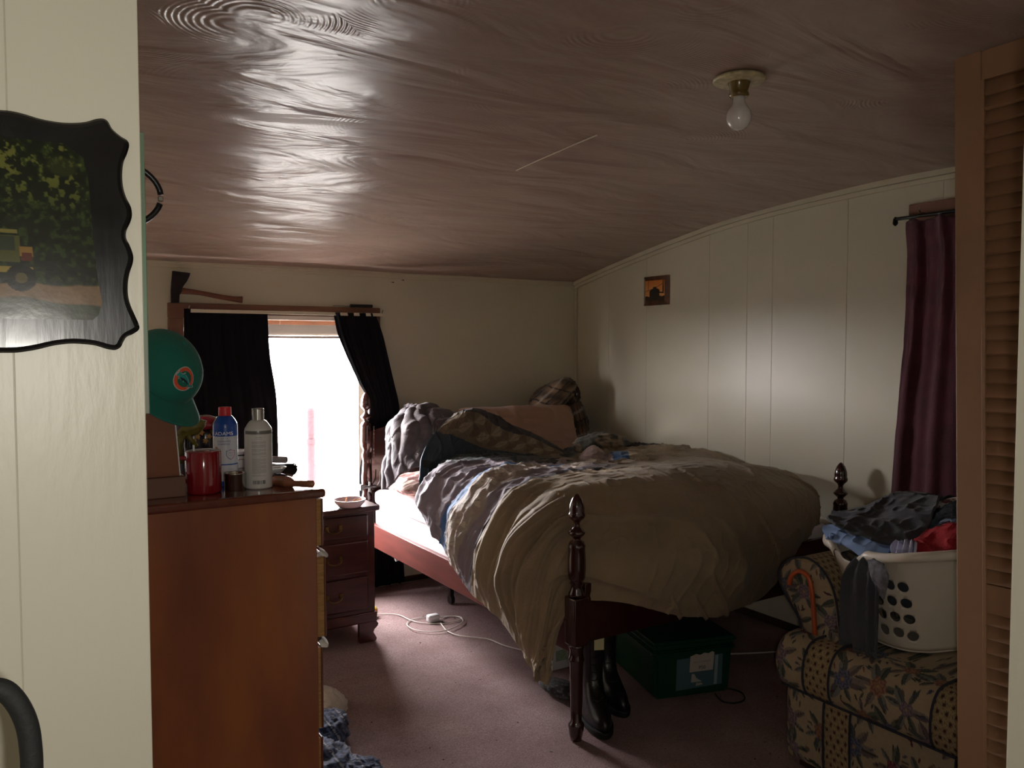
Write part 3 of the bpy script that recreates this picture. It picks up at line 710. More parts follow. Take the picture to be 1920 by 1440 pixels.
bb = thing('shampoo_bottle', 'blue and white shampoo bottle with a red cap, lettered ADAMS', 'bottle', cb)
prof = [(.001, 0), (rb - .002, 0), (rb, .002), (rb, .145), (rb - .001, .152), (rb - .006, .162), (.018, .169), (.0135, .172), (.0125, .174)]
V, F, colr = bottle_mesh(cb, prof, painter=p_blue, res=.001)
obj('bottle_body', V, F, M['vcplastic'], bb, True, col=colr)
obj('cap', *fixn(*lathe([(.0145, .171), (.0152, .173), (.0152, .190), (.0142, .1925), (.001, .1925)], cb, 24)), mat('red_cap', (205, 38, 48), rough=.35, var=.03), bb)
bottle_text('ADAMS', .0118, cb, rb, cb[2] + .129, M['ink_w'], bb, -.12, sx=1.15)
bottle_text('FLEA & TICK', .0032, cb, rb, cb[2] + .1175, M['ink_b'], bb, -.1)
bottle_text('CLEANSING', .0060, cb, rb, cb[2] + .1105, M['ink_b'], bb, -.12)
bottle_text('SHAMPOO', .0060, cb, rb, cb[2] + .1035, M['ink_b'], bb, -.12)
sh = np.array([(-.5, .42), (0, .56), (.5, .42), (.5, -.1), (.32, -.38), (0, -.58), (-.32, -.38), (-.5, -.1)]) * .022
for half, mm in ((0, 'ink_b'), (1, 'ink_r')):
    idx = [1, 0, 7, 6, 5] if half == 0 else [1, 2, 3, 4, 5]
    o_ = sh[idx]; i_ = o_ * .88
    V2 = np.concatenate([o_, i_]); k = len(idx)
    obj('shield', cyl_wrap(V2, cb, rb, 0, cb[2] + .078, .42), [[i, i + 1, k + i + 1, k + i] for i in range(k - 1)], M[mm], bb)
bottle_text('KILLS', .0042, cb, rb, cb[2] + .082, M['ink_r'], bb, .42)
bottle_text('fleas & ticks', .0024, cb, rb, cb[2] + .076, M['ink_g'], bb, .42)
bottle_text('12 fl oz', .0038, cb, rb, cb[2] + .0425, M['ink_g'], bb, .42)
# white bottle with silver cap
cw = np.array([.519, 1.985, TZ]); rw = .0320
def p_white(A, Z):
    C = np.zeros(A.shape + (3,)) + lin((214, 212, 208))
    C[(Z > .1315) & (Z < .1395) & (A > -1.15)] = lin((118, 112, 110))
    return C
wb = thing('conditioner_bottle', 'white bottle with a silver cap and band, back label of small print and barcode', 'bottle', cw)
prof = [(.001, 0), (rw - .003, 0), (rw, .003), (rw, .138), (rw - .001, .144), (rw - .007, .154), (.020, .161), (.015, .1640), (.0135, .1645)]
V, F, colr = bottle_mesh(cw, prof, painter=p_white, res=.0012)
obj('bottle_body', V, F, M['vcplastic'], wb, True, col=colr)
obj('cap', *fixn(*lathe([(.0142, .164), (.0142, .190), (.0135, .192), (.001, .192)], cw, 32)), M['steel'], wb, False)
bottle_text('Oatmeal', .0042, cw, rw, cw[2] + .1245, M['ink_g'], wb, .02)
bottle_text('CONDITIONER', .0022, cw, rw, cw[2] + .1195, M['ink_g'], wb, .02)
lines = []
zz_ = .114; rng = random.Random(4)
while zz_ > .030:
    if rng.random() < .86:
        w_ = .0165 if rng.random() < .8 else .010
        x0 = -.0165; n_ = 10
        xs2 = np.linspace(x0, x0 + w_ * 2, n_)
        V2 = np.concatenate([np.stack([xs2, np.full(n_, zz_)], -1), np.stack([xs2, np.full(n_, zz_ + .0006)], -1)])
        lines.append((cyl_wrap(V2, cw, rw, 0, cw[2], .04), [[i, i + 1, n_ + i + 1, n_ + i] for i in range(n_ - 1)]))
    zz_ -= .0019
obj('small_print', *join(lines), M['ink_g'], wb)['kind'] = 'stuff'
bars = []; xq = -.0145
while xq < .0145:
    w_ = rng.choice((.0003, .0006, .0009))
    V2 = np.array([(xq, .010), (xq + w_, .010), (xq + w_, .019), (xq, .019)]); bars.append((cyl_wrap(V2, cw, rw, 0, cw[2] + .003, .04), [[0, 1, 2, 3]])); xq += w_ + rng.choice((.0004, .0007, .001))
obj('barcode', *join(bars), M['ink_k'], wb)['kind'] = 'stuff'
# red mug
cm = np.array([.3925, 1.985, TZ]); rm = .0395
mg = thing('mug', 'dark red ceramic mug with a white inside on the dresser', 'mug', cm)
M['redglaze'] = mat('red_glaze', (136, 22, 34), rough=.12, coat=.8, var=.04)
obj('cup', *lathe([(rm - .004, 0), (rm - .001, .002), (rm, .006), (rm, .096), (rm - .0012, .0985)], cm, 48), M['redglaze'], mg, True)
obj('lining', *lathe([(rm - .0012, .0985), (rm - .003, .099), (rm - .0045, .097), (rm - .0045, .02), (.001, .012)], cm, 48, cap=False), M['white_p'], mg, True)
f_ = facing(cm); hd = np.array([f_[1], -f_[0]]) * 1.0
hd = np.array([-.80, .25]); hd /= np.linalg.norm(hd)
obj('handle', *tube([cm + (hd[0] * (rm - .002 + q), hd[1] * (rm - .002 + q), z) for q, z in ((0, .082), (.018, .080), (.027, .06), (.022, .035), (0, .026))], .0055, 10, ctrl=24), M['redglaze'], mg, True)
so = obj('drinking_straw', *tube([cm + (-.016, .005, .03), cm + (-.0205, .006, .112)], .0022, 8), M['white_p']); tag(so, 'thin white stick standing in the red mug', 'stick')
# little metal tin
ct = np.array([.4635, 1.985, TZ]); tn = obj('metal_tin', *lathe([(.001, 0), (.0245, 0), (.0252, .001), (.0252, .0385), (.0262, .040), (.0252, .0415), (.0240, .040), (.0240, .01), (.001, .008)], ct, 40), M['steel'], smooth_=True)
tag(tn, 'small shiny open metal tin between the two shampoo bottles', 'tin')

# baseball cap on the corner of the wooden stand
cc = at(297, 699, 'Y', 2.03)
tow = np.array([-.53, -.848, 0.0]); upw = np.array([0, 0, 1.0])
cup = _rt * .69 + upw * .69 + tow * .20; cup /= np.linalg.norm(cup)
cfw = _rt * .58 - upw * .72 + tow * .36; cfw -= cup * (cfw @ cup); cfw /= np.linalg.norm(cfw)
crt = np.cross(cfw, cup)
ca = thing('baseball_cap', 'teal green baseball cap with an orange ring and dolphin emblem', 'cap', cc)
th = np.linspace(0, 2 * np.pi, 72, endpoint=False); ph = np.linspace(0, np.pi / 2, 24)
TH, PH = np.meshgrid(th, ph, indexing='ij')
RF, RS, RH = .098, .082, .098
def crown_pt(TH, PH, k=1.0):
    fl = np.cos(PH) ** .75
    seam = 1 - .012 * np.abs(np.cos(3 * TH)) ** 14
    F_ = RF * fl * np.cos(TH) * seam * k; S_ = RS * fl * np.sin(TH) * seam * k; U_ = RH * np.sin(PH) ** 1.05 * k
    # front panel stands up straighter
    F_ = F_ + .012 * np.maximum(np.cos(TH), 0) * np.sin(2 * PH)
    return cc + F_[..., None] * cfw + S_[..., None] * crt + U_[..., None] * cup
V = crown_pt(TH, PH).reshape(-1, 3)
M['teal'] = mat('teal_twill', (22, 112, 98), rough=.85, var=.08, bump=.15, bs=500, sheen=.1)
obj('crown', *fixn(V, grid_faces(72, 24, wrap_u=True).tolist()), M['teal'], ca, True)
obj('button', *lump(cc + cup * (RH + .001), [cfw * .008, crt * .008, cup * .005], None, 16, 8)[:2], M['teal'], ca, True)
a = np.linspace(-1.15, 1.15, 40); rr_ = np.linspace(0, 1, 12)
A_, R_ = np.meshgrid(a, rr_, indexing='ij')
ext = .058 * np.cos(A_ / 1.15 * np.pi / 2) ** .55
bf = (RF * .985 + R_ * ext) * np.cos(A_); bs_ = (RS * .985 + R_ * ext * .9) * np.sin(A_)
bu = -.012 * R_ - .16 * (bs_ ** 2) / .09 * R_ ** .7 * .9
BP = cc + bf[..., None] * cfw + bs_[..., None] * crt + bu[..., None] * cup
obj('brim', *fixn(*sheet(BP, th=.0035)), M['teal'], ca, True)
# emblem bent onto the front panel
def crown_surf(u, v, lift=.0012):
    """u right, v up in metres from the emblem centre"""
    ph0 = .74; th_ = EMB_TH + u * 1.25 / .085; ph_ = ph0 + v * 1.25 / .10
    return crown_pt(np.asarray(th_), np.asarray(ph_), 1.0) + lift * (cfw * np.cos(EMB_TH) + crt * np.sin(EMB_TH) + cup * .4)
EMB_TH = 0.36
def emb(name, ring_pts, tri, m, lift):
    P = np.array(ring_pts, float); V = crown_surf(P[:, 0], P[:, 1], lift)
    obj(name, V, tri, m, ca)
M['orange'] = mat('orange_thread', (226, 92, 58), rough=.8, var=.08, vs=300); M['aqua'] = mat('aqua_thread', (34, 150, 142), rough=.8, var=.08, vs=300)
M['whthread'] = mat('white_thread', (196, 196, 190), rough=.8, var=.05, vs=300); M['dthread'] = mat('navy_thread', (22, 44, 52), rough=.8, var=.05, vs=300)
n_ = 48; an = np.linspace(0, 2 * np.pi, n_, endpoint=False)
def ringpts(r0, r1): return [(r * math.cos(t), r * math.sin(t) * 1.08) for r in (r0, r1) for t in an]
qf = [[i, (i + 1) % n_, n_ + (i + 1) % n_, n_ + i] for i in range(n_)]
emb('emblem_ring', ringpts(.0212, .0228), qf, M['whthread'], .0014)
emb('emblem_ring', ringpts(.0150, .0212), qf, M['orange'], .0016)
dol = np.array([(-27, -12), (-24, -7), (-20, -8.5), (-17, -9), (-13, -4), (-8, 2), (-3, 6), (2, 9), (4, 13.5), (8, 9), (13, 7.5), (17, 9), (21, 14), (20, 7), (23, 1), (20, -3), (18, 1), (15, -2), (13, -6.5), (11, -2.5), (8, -5), (4, -3), (1.5, -8), (-.5, -3.5), (-4, -5), (-9, -9), (-13, -12), (-11, -17), (-16, -14), (-20, -13)]) * .00088
from mathutils.geometry import tessellate_polygon
tri = [list(t) for t in tessellate_polygon([[Vector((x, y, 0)) for x, y in dol]])]
cen = dol.mean(0)
emb('emblem_outline', cen + (dol - cen) * 1.10, tri, M['whthread'], .0024)
emb('emblem_dolphin', dol, tri, M['aqua'], .0032)
bel = np.array([(-12, -7), (-4, -1), (4, 1), (11, .5), (14, -3), (11, -3), (8, -5), (3, -4), (-4, -5.5), (-9, -9)]) * .00088
emb('emblem_shade', bel, [list(t) for t in tessellate_polygon([[Vector((x, y, 0)) for x, y in bel]])], M['dthread'], .0038)

# leaning wooden stand under the cap
stn = thing('wooden_stand', 'leaning orange wood board on a brown block, holding the baseball cap', 'stand', (.29, 1.985, TZ))
pts = [at(255, 900, 'Y', 1.975), at(337, 894, 'Y', 1.975), at(322, 738, 'Y', 1.975), at(255, 738, 'Y', 1.975)]
obj('board', *fixn(*prism(pts, (0, .016, 0))), mat('warm_pine', (124, 66, 26), rough=.5, var=.12, vs=4, stretch=(1, 1, .4)), stn)
pe = [at(337.3, 894, 'Y', 1.974), at(339.5, 894, 'Y', 1.974), at(324.5, 738, 'Y', 1.974), at(322.3, 738, 'Y', 1.974)]
obj('edge_strip', *fixn(*prism(pe, (0, .018, 0))), M['white_p'], stn)
q0 = at(349, 930, 'Y', 1.955)
obj('block', *box((.20, 1.955, TZ), (q0[0], 2.03, TZ + .046), .002), mat('brown_block', (112, 78, 62), rough=.6, var=.08), stn)

# clutter further back
fr_c = at(357, 852, 'Y', 2.30)
fr_m = mat('olive_rubber', (104, 96, 34), rough=.5, var=.3, vs=40)
fo = thing('toy_frog', 'olive green rubber toy frog behind the red mug', 'toy', (fr_c[0], 2.3, TZ))
fc = at(357, 806, 'Y', 2.30)
obj('body', *lump(fc, [_rt * .038 + upw * .016, tow * .024, (upw * .017 - _rt * .008)], lambda L: .14 * fbm(L, 2.0, 3, 2) + .25 * np.maximum(L[..., 0], 0) * (L[..., 2] > .2), 40, 24)[:2], fr_m, fo, True)
obj('head', *lump(at(373, 797, 'Y', 2.29), [_rt * .013 + upw * .012, tow * .018, upw * .012 - _rt * .010], None, 24, 16)[:2], fr_m, fo, True)
for a1_, b1_, c1_ in (((352, 812), (342, 822), (337, 850)), ((352, 815), (358, 824), (368, 836)), ((345, 812), (336, 830), (340, 868))):
    obj('leg', *tube([at(*a1_, 'Y', 2.29), at(*b1_, 'Y', 2.275), at(*c1_, 'Y', 2.285)], [.009] * 4 + [.006] * 8, 8, ctrl=12), fr_m, fo, True)
obj('pedestal', *lathe([(.018, 0), (.018, .01), (.008, .02), (.008, fc[2] - TZ)], (fc[0], 2.31, TZ), 16), M['black'], fo)
cj = np.array([at(386, 860, 'Y', 2.42)[0], 2.42, TZ])
jr = thing('lidded_jar', 'dark jar with a red lid and flower decoration behind the blue bottle', 'jar', cj)
obj('jar', *lathe([(.020, 0), (.026, .01), (.032, .05), (.034, .095), (.028, .11)], cj, 32), mat('dark_glaze', (34, 26, 26), rough=.2, var=.3, vs=60), jr, True)
obj('lid', *lathe([(.036, .108), (.040, .112), (.040, .128), (.030, .140), (.012, .146), (.001, .147)], cj, 32), M['redglaze'], jr, True)
fl_m = mat('gold_flowers', (172, 128, 62), rough=.5, var=.2); f_ = facing(cj)
for k in range(7):
    aa_ = -.9 + .3 * k; zq = .088 + .012 * ((k * 37) % 3 - 1)
    t_ = np.array([-f_[1], f_[0]]); p = cj + np.array([*(f_ * math.cos(aa_) + t_ * math.sin(aa_)) * .034, zq])
    obj('flower', *lump(p, [np.array([t_[0], t_[1], 0]) * .007, np.array([f_[0], f_[1], 0]) * .003, upw * .007], lambda L: .25 * np.cos(5 * np.arctan2(L[..., 2], L[..., 0])), 20, 10)[:2], fl_m, jr, True)
cg = np.array([at(331, 800, 'Y', 2.35)[0], 2.35, TZ])
zt = at(331, 777, 'Y', 2.35)[2] - TZ
gb = thing('small_bottle', 'small clear bottle with a grey cap behind the wooden stand', 'bottle', cg)
obj('bottle_body', *lathe([(.018, 0), (.020, .004), (.020, zt - .05), (.012, zt - .03), (.008, zt - .02)], cg, 24), mat('smoky_plastic', (120, 112, 120), rough=.15, var=.1), gb, True)
obj('cap', *lathe([(.010, zt - .022), (.010, zt), (.001, zt)], cg, 20), mat('grey_cap', (120, 120, 126), rough=.4, var=.05), gb)
# right hand clutter
cx_ = at(452, 880, 'Y', 2.35)
bx1 = thing('white_box', 'small white carton lying behind the two bottles', 'box', (cx_[0], 2.37, TZ))
obj('carton', *box((cx_[0] - .045, 2.33, TZ), (cx_[0] + .045, 2.39, TZ + .046), .002), M['white_p'], bx1)
obj('dark_band', *box((cx_[0] - .0455, 2.329, TZ + .034), (cx_[0] + .0455, 2.391, TZ + .038)), M['ink_k'], bx1)
G = [[at(x, y, 'Y', yy_) for x, y in r_] for r_, yy_ in (([(440, 868), (452, 862), (464, 866)], 2.33), ([(438, 852), (452, 846), (466, 850)], 2.38), ([(440, 850), (455, 845), (470, 848)], 2.46))]
P = crgrid(np.array(G), 24, 30); P += normals(P) * (.006 * fbm(P, 40, 3, 2))[..., None]
tag(obj('crumpled_tissue', *fixn(*sheet(P, th=.004)), mat('pink_tissue', (196, 160, 158), rough=.9, var=.1), smooth_=True), 'crumpled pinkish tissue on the white carton behind the bottles', 'tissue')
rp = thing('rolled_paper', 'short grey paper roll lying right of the white bottle', 'paper roll', at(525, 900, 'Y', 2.30))
ra_, rb_ = at(500, 861, 'Y', 2.36), at(536, 862, 'Y', 2.30)
obj('roll', *tube([ra_, rb_], .0095, 16), mat('grey_paper', (170, 160, 160), rough=.8, var=.05), rp, True)
obj('stack', *box((at(500, 880, 'Y', 2.34)[0], 2.30, TZ), (at(536, 880, 'Y', 2.34)[0], 2.38, ra_[2] - .0095), .002), M['black'], rp)
gl = thing('sunglasses', 'black sunglasses lying by the white bottle at the dresser edge', 'sunglasses', at(525, 890, 'Z', TZ))
g0 = at(526, 884, 'Y', 2.20)
for s_ in (-1, 1):
    cen_ = g0 + np.array([.030 * s_ * .9, .012 * s_, 0])
    obj('lens', *lump(cen_, [np.array([.026, .008, 0]), np.array([0, .002, 0.0]), np.array([0, .006, .017])], None, 24, 12)[:2], M['black'], gl, True)
obj('bridge', *tube([g0 + (-.008, -.003, .006), g0 + (0, -.004, .009), g0 + (.008, -.001, .006)], .002, 6), M['black'], gl)
for s_ in (-1, 1):
    e = g0 + np.array([.053 * s_, .022 * s_, .006])
    obj('temple', *tube([e, e + (.01, .06, .0), e + (.01, .11, -.012)], .0022, 6, ctrl=10), M['black'], gl)
dh = thing('white_dish', 'small oval white dish at the right end of the dresser', 'dish', (.60, 2.12, TZ))
obj('bowl', *lathe([(.018, 0), (.024, .001), (.040, .018), (.043, .022), (.040, .022), (.024, .006), (.001, .004)], (.592, 2.15, TZ), 32, sx=1.0, sy=.7), M['white_p'], dh, True)
bh = thing('hairbrush', 'wooden brush with a rounded handle jutting over the dresser edge', 'brush', at(560, 908, 'Z', TZ))
hpts = np.array([at(508, 900, 'Z', TZ + .010), at(530, 902, 'Z', TZ + .011), at(548, 906, 'Z', TZ + .010), at(565, 907, 'Z', TZ + .010), at(581, 907.5, 'Z', TZ + .010), at(590, 908, 'Z', TZ + .009)])
hpts = cr(hpts, 40); rad = np.interp(np.linspace(0, 1, 40), [0, .08, .3, .45, .7, .93, 1], [.006, .013, .015, .007, .0085, .009, .003])
obj('handle', *tube(hpts, rad, 12), mat('brush_wood', (150, 96, 66), rough=.35, coat=.4, var=.2, vs=20, stretch=(1, 1, 1)), bh, True)
br = [];
for i in range(7):
    for j in range(3):
        b0 = hpts[3 + i] * 1.0 + np.array([0, (j - 1) * .006, .004]); br.append(tube([b0, b0 + (0, 0, .014)], .0012, 4))
obj('bristles', *join(br), M['black'], bh)['kind'] = 'stuff'

# ------------------------------------------------------------------ plaque on the near wall
Z1 = (2.619, (0, 150))
out = [(0, 152), (60, 158), (120, 172), (200, 196), (290, 212), (360, 215), (420, 210), (470, 196), (505, 194), (528, 208), (550, 245), (590, 280), (622, 300), (632, 325), (622, 365), (604, 410), (598, 470), (603, 530), (618, 580), (640, 625), (646, 665), (638, 700), (618, 745), (618, 780), (634, 812), (651, 860), (650, 900), (634, 950), (626, 1000), (627, 1060), (640, 1110), (662, 1160), (681, 1205), (678, 1228), (650, 1248), (620, 1262), (604, 1285), (590, 1312), (562, 1326), (520, 1320), (470, 1305), (410, 1297), (340, 1295), (260, 1305), (180, 1324), (90, 1338), (0, 1340)]
outp = [at(x / 2.619, 150 + y / 2.619, 'Y', .897) for x, y in out]
pl = np.array([(p[0], p[2]) for p in outp])
n_d = 150
seg = np.concatenate([[0], np.cumsum(np.linalg.norm(np.diff(pl, axis=0), axis=1))])
sm = cr(pl, 200)
mir = sm[::-1].copy(); cxm = sm[0, 0]; cxm = (sm[0, 0] + sm[-1, 0]) / 2 - .045
mir[:, 0] = 2 * cxm - mir[:, 0]
ring = np.concatenate([sm, mir])
pq = thing('wall_plaque', 'black scalloped wall plaque with a glossy picture of a yellow truck in woods', 'plaque', (cxm, .89, 1.5))
cen = ring.mean(0)
def inset(R_, d):
    t = np.roll(R_, -1, 0) - np.roll(R_, 1, 0); t /= np.linalg.norm(t, axis=1, keepdims=True) + 1e-9
    n = np.stack([-t[:, 1], t[:, 0]], -1)
    s = np.sign(((cen - R_) * n).sum(1, keepdims=True)); s = 1 if s.mean() > 0 else -1
    q = R_ + n * s * d
    for _ in range(4): q = (np.roll(q, 1, 0) + 2 * q + np.roll(q, -1, 0)) / 4
    return q
layers = [(ring, .8965), (ring, .8935), (inset(ring, .002), .8912), (inset(ring, .005), .8902)]
k = len(ring); V = np.concatenate([np.stack([r_[:, 0], np.full(k, y), r_[:, 1]], -1) for r_, y in layers])
F = []
for L_ in range(3): F += [[L_ * k + i, L_ * k + (i + 1) % k, (L_ + 1) * k + (i + 1) % k, (L_ + 1) * k + i] for i in range(k)]
F += [[3 * k + i for i in range(k)], [i for i in range(k)][::-1]]
M['plaque'] = mat('black_lacquer', (12, 11, 13), rough=.24, spec=.35, var=.3, vs=12, coat=.25, bump=.02, bs=40, bstretch=(3, 1, .4), rvar=.05)
obj('board', *fixn(V, F), M['plaque'], pq)
# print: dense painted sheet in front of the board
x1p, z1p = at(170, 275, 'Y', .8898)[[0, 2]]; zb = at(175, 600, 'Y', .8898)[2]
xl = 2 * cxm - x1p - .002; nu, nv = 300, 240
U, Vv = np.meshgrid(np.linspace(0, 1, nu), np.linspace(0, 1, nv), indexing='ij')
xr_edge = np.interp(Vv, [0, .03, .10, .25, .45, .8, .93, 1], [.055, .060, .0635, .060, .057, .054, .050, .034]) ; 
right = cxm + (xr_edge + (x1p - cxm) - .0565); left = 2 * cxm - right
PX = left + (right - left) * U; PZ = zb + (z1p - zb) * Vv
def s2(x, y): # picture coordinates: photo pixels
    p = at(x, y, 'Y', .8898); return p[0], p[2]
Cp = np.zeros((nu, nv, 3))
q3 = P3(PX, PZ)
fol = fbm(q3, 230, 5, 1); fo2 = fbm(q3, 40, 3, 7)
dark = lin((24, 34, 20)); midg = lin((58, 76, 34)); lite = lin((128, 132, 62))
Cp[:] = dark; Cp += (midg - dark) * smooth(fol, -.05, .35)[..., None]
g_ = smooth(fol + .8 * fo2, .25, .55) * smooth(PZ, s2(0, 420)[1], s2(0, 300)[1])
Cp = Cp * (1 - g_[..., None]) + lite * g_[..., None]
mk = .6 * smooth(-((PX - s2(108, 0)[0]) / .016) ** 2 - ((PZ - s2(0, 300)[1]) / .011) ** 2 + .6 * fo2, -.9, -.3)[..., None]; Cp = Cp * (1 - mk) + lin((70, 78, 40)) * mk
road = smooth(s2(0, 528)[1] + .003 * fo2 - PZ, 0, .002)[..., None]; Cp = Cp * (1 - road) + (lin((150, 118, 84)) * (1 + .25 * fol[..., None])) * road
gr = smooth(s2(0, 562)[1] + .006 * fo2 - PZ - (PX - s2(100, 0)[0]) * .1, 0, .003)[..., None]; Cp = Cp * (1 - gr) + (lin((64, 72, 48)) * (1 + .4 * fol[..., None])) * gr
def rect(x0, y0, x1, y1, c):
    a, b = s2(x0, y0), s2(x1, y1); m = (PX > min(a[0], b[0])) & (PX < max(a[0], b[0])) & (PZ < max(a[1], b[1])) & (PZ > min(a[1], b[1])); Cp[m] = lin(c)
rect(-80, 495, 62, 512, (176, 152, 70)); rect(-80, 512, 62, 524, (40, 36, 28)); rect(-60, 436, 38, 492, (96, 98, 44)); rect(-60, 424, 32, 438, (150, 140, 72)); rect(36, 462, 62, 482, (170, 128, 60)); rect(40, 474, 60, 490, (110, 50, 36)); rect(-30, 440, 28, 470, (60, 70, 50))
for wx in (40, -50):
    a = s2(wx, 521); m = ((PX - a[0]) ** 2 + (PZ - a[1]) ** 2) < .0125 ** 2; Cp[m] = lin((26, 24, 24))
    m = ((PX - a[0]) ** 2 + (PZ - a[1]) ** 2) < .005 ** 2; Cp[m] = lin((110, 100, 60))
PP = np.stack([PX, np.full_like(PX, .8898), PZ], -1)
obj('picture', *fixn(*sheet(PP, th=-.0006)), M['vcprint'], pq) if False else None
V, F = PP.reshape(-1, 3), grid_faces(nu, nv, flip=True)
obj('picture', V, F, M['vcprint'], pq, col=(Cp * .5).clip(0, 1).reshape(-1, 3))

# thin mirror edge and black ring on the side wall just inside the opening
mi = thing('hanging_mirror', 'narrow edge of a flat mirror with chipped pale green side, just inside the doorway', 'mirror', (.12, 1.05, 1.42))
def green_edge():
    return mat('chipped_green', (96, 140, 108), rough=.35, var=.1, vs=14, c2=(120, 122, 108), stretch=(1, 1, .5), det=6, coat=.5)
obj('edge', *box((.112, 1.012, 1.423), (.1425, 1.020, 1.742), .001), green_edge(), mi)
obj('glass', *box((.112, 1.020, 1.425), (.1410, 1.30, 1.740), .001), mat('mirror_glass', (200, 210, 205), rough=.05, metal=1, var=0), mi)
rg = np.array([(.128 + .068 * math.cos(t), 1.25 + .0 * math.sin(t), 1.711 + .047 * math.sin(t)) for t in np.linspace(-math.pi / 2, math.pi / 2, 24)])
rgo = thing('wall_hook', 'black hoop shaped hook sticking out from behind the green mirror edge', 'hook', (.13, 1.25, 1.66))
obj('hoop', *tube(rg[:11], .0042, 8), M['black'], rgo, True); obj('hoop', *tube(rg[12:], .0042, 8), M['black'], rgo, True)
obj('clip', *box((rg[11][0] - .004, 1.247, rg[11][2] - .003), (rg[11][0] + .003, 1.253, rg[11][2] + .004), .001), M['steel'], rgo)
obj('mount', *box((.10, 1.24, 1.66), (.128, 1.26, 1.762), .002), M['black'], rgo)

# black curved handle close to the camera, lower left
def hz(x, y): return at(x, y, 'Y', .62)
hp = [hz(-60, 1300), hz(-20, 1291), hz(10, 1296), hz(34, 1322), hz(51, 1360), hz(58, 1405), hz(60, 1460), hz(60, 1600)]
hp += [hp[-1] + (0, .0, -.25), np.array([hp[-1][0], hp[-1][1], 0.0])]
bhd = thing('walking_frame_handle', 'thick black curved tube rising at the lower left in front of the cream wall', 'handle', (hp[-1][0], .62, 0))
top_ = cr(np.array(hp[:8]), 50)
obj('grip', *tube(top_, .0068, 16), mat('black_foam', (22, 22, 22), rough=.75, var=.2, bump=.1, bs=200), bhd, True)
obj('stem', *tube([top_[-1], np.array([top_[-1][0], .62, .004])], .0055, 12), M['black'], bhd, True)
obj('stem', *tube([top_[0], top_[0] + (-.05, 0, -.01), np.array([top_[0][0] - .10, .62, 1.0]), np.array([top_[0][0] - .10, .62, .004])], .0055, 12), M['black'], bhd, True)

# small picture on the right wall
pc = thing('small_picture', 'small wooden plaque with a sunset picture of a ship, high on the right wall', 'picture', (XR, 3.88, 1.85))
y0, y1, z0, z1 = 3.765, 3.998, 1.760, 1.943
V = []; xb, xf = XR - .0005, XR - .018
ringo = [(y0, z0), (y1, z0), (y1, z1), (y0, z1)]; w_ = .028
ringi = [(y0 + w_, z0 + w_), (y1 - w_, z0 + w_), (y1 - w_, z1 - w_), (y0 + w_, z1 - w_)]
V = [(xb, *p) for p in ringo] + [(xf + .012, *p) for p in ringo] + [(xf, *p) for p in ringi]
F = [[0, 1, 2, 3], [8, 9, 10, 11]] + [[a + i, a + (i + 1) % 4, a + 4 + (i + 1) % 4, a + 4 + i] for a in (0, 4) for i in range(4)]
obj('frame', *fixn(np.array(V), F), mat('lacquered_brown', (78, 44, 30), rough=.12, coat=.8, var=.3, vs=30), pc)
U, Vv = np.meshgrid(np.linspace(0, 1, 140), np.linspace(0, 1, 110), indexing='ij')
# u to the right as seen from the room (towards -Y)
PY = y1 - w_ - (y1 - y0 - 2 * w_) * U; PZ = z0 + w_ + (z1 - z0 - 2 * w_) * Vv
Cp = lin((196, 118, 52)) + (lin((224, 160, 96)) - lin((196, 118, 52))) * (1 - Vv[..., None]) * .9
Cp = Cp * (1 + .1 * fbm(P3(U, Vv), 6, 3, 4)[..., None])
Cp[Vv < .22 + .02 * np.sin(U * 20)] = lin((52, 34, 30))
def tri_(m, c): Cp[m] = lin(c)
tri_((np.abs(Vv - (.50 + .42 * U ** 1.6 * .9)) < .014) & (U < .95), (48, 22, 18))
tri_((np.abs(U - .92) < .035) & (Vv > .40), (24, 14, 12)); tri_((np.abs(U - .92) < .012) & (Vv > .72), (160, 110, 70)); tri_((np.abs(U - .16) < .01) & (Vv > .55), (90, 44, 24))
hull = (Vv < .62 - .9 * (U - .5) ** 2 * 2) & (U > .22) & (U < .74) & (Vv > .10); tri_(hull, (18, 22, 22))
tri_((U > .40) & (U < .58) & (Vv > .60) & (Vv < .68), (26, 18, 14)); tri_((U > .62) & (U < .95) & (Vv > .32 + .2 * (1 - U)) & (Vv < .38 + .2 * (1 - U)), (60, 26, 22))
obj('picture', np.stack([np.full_like(PY, xf - .0006), PY, PZ], -1).reshape(-1, 3), grid_faces(140, 110), M['vcprint'], pc, col=Cp.clip(0, 1).reshape(-1, 3))

# ------------------------------------------------------------------ bedding
def leafshape(U, V, cx, cy, ang, L, Wd):
    """signed value >0 inside a pointed leaf"""
    c, s = math.cos(ang), math.sin(ang); x = (U - cx) * c + (V - cy) * s; y = -(U - cx) * s + (V - cy) * c
    t = (x / L).clip(-1, 1); w = Wd * (1 - t * t)
    return np.where(np.abs(x) < L, w - np.abs(y), -1), t, y

cream = lin((172, 158, 134)); taupe = lin((126, 108, 98)); slate = lin((62, 80, 92)); blue_ = lin((74, 112, 158)); lav = lin((150, 140, 152)); navy = lin((36, 42, 60))
beige = lin((150, 132, 104)); greyl = lin((128, 120, 130)); dteal = lin((40, 52, 54)); brownp = lin((120, 92, 66)); char = lin((46, 44, 46))

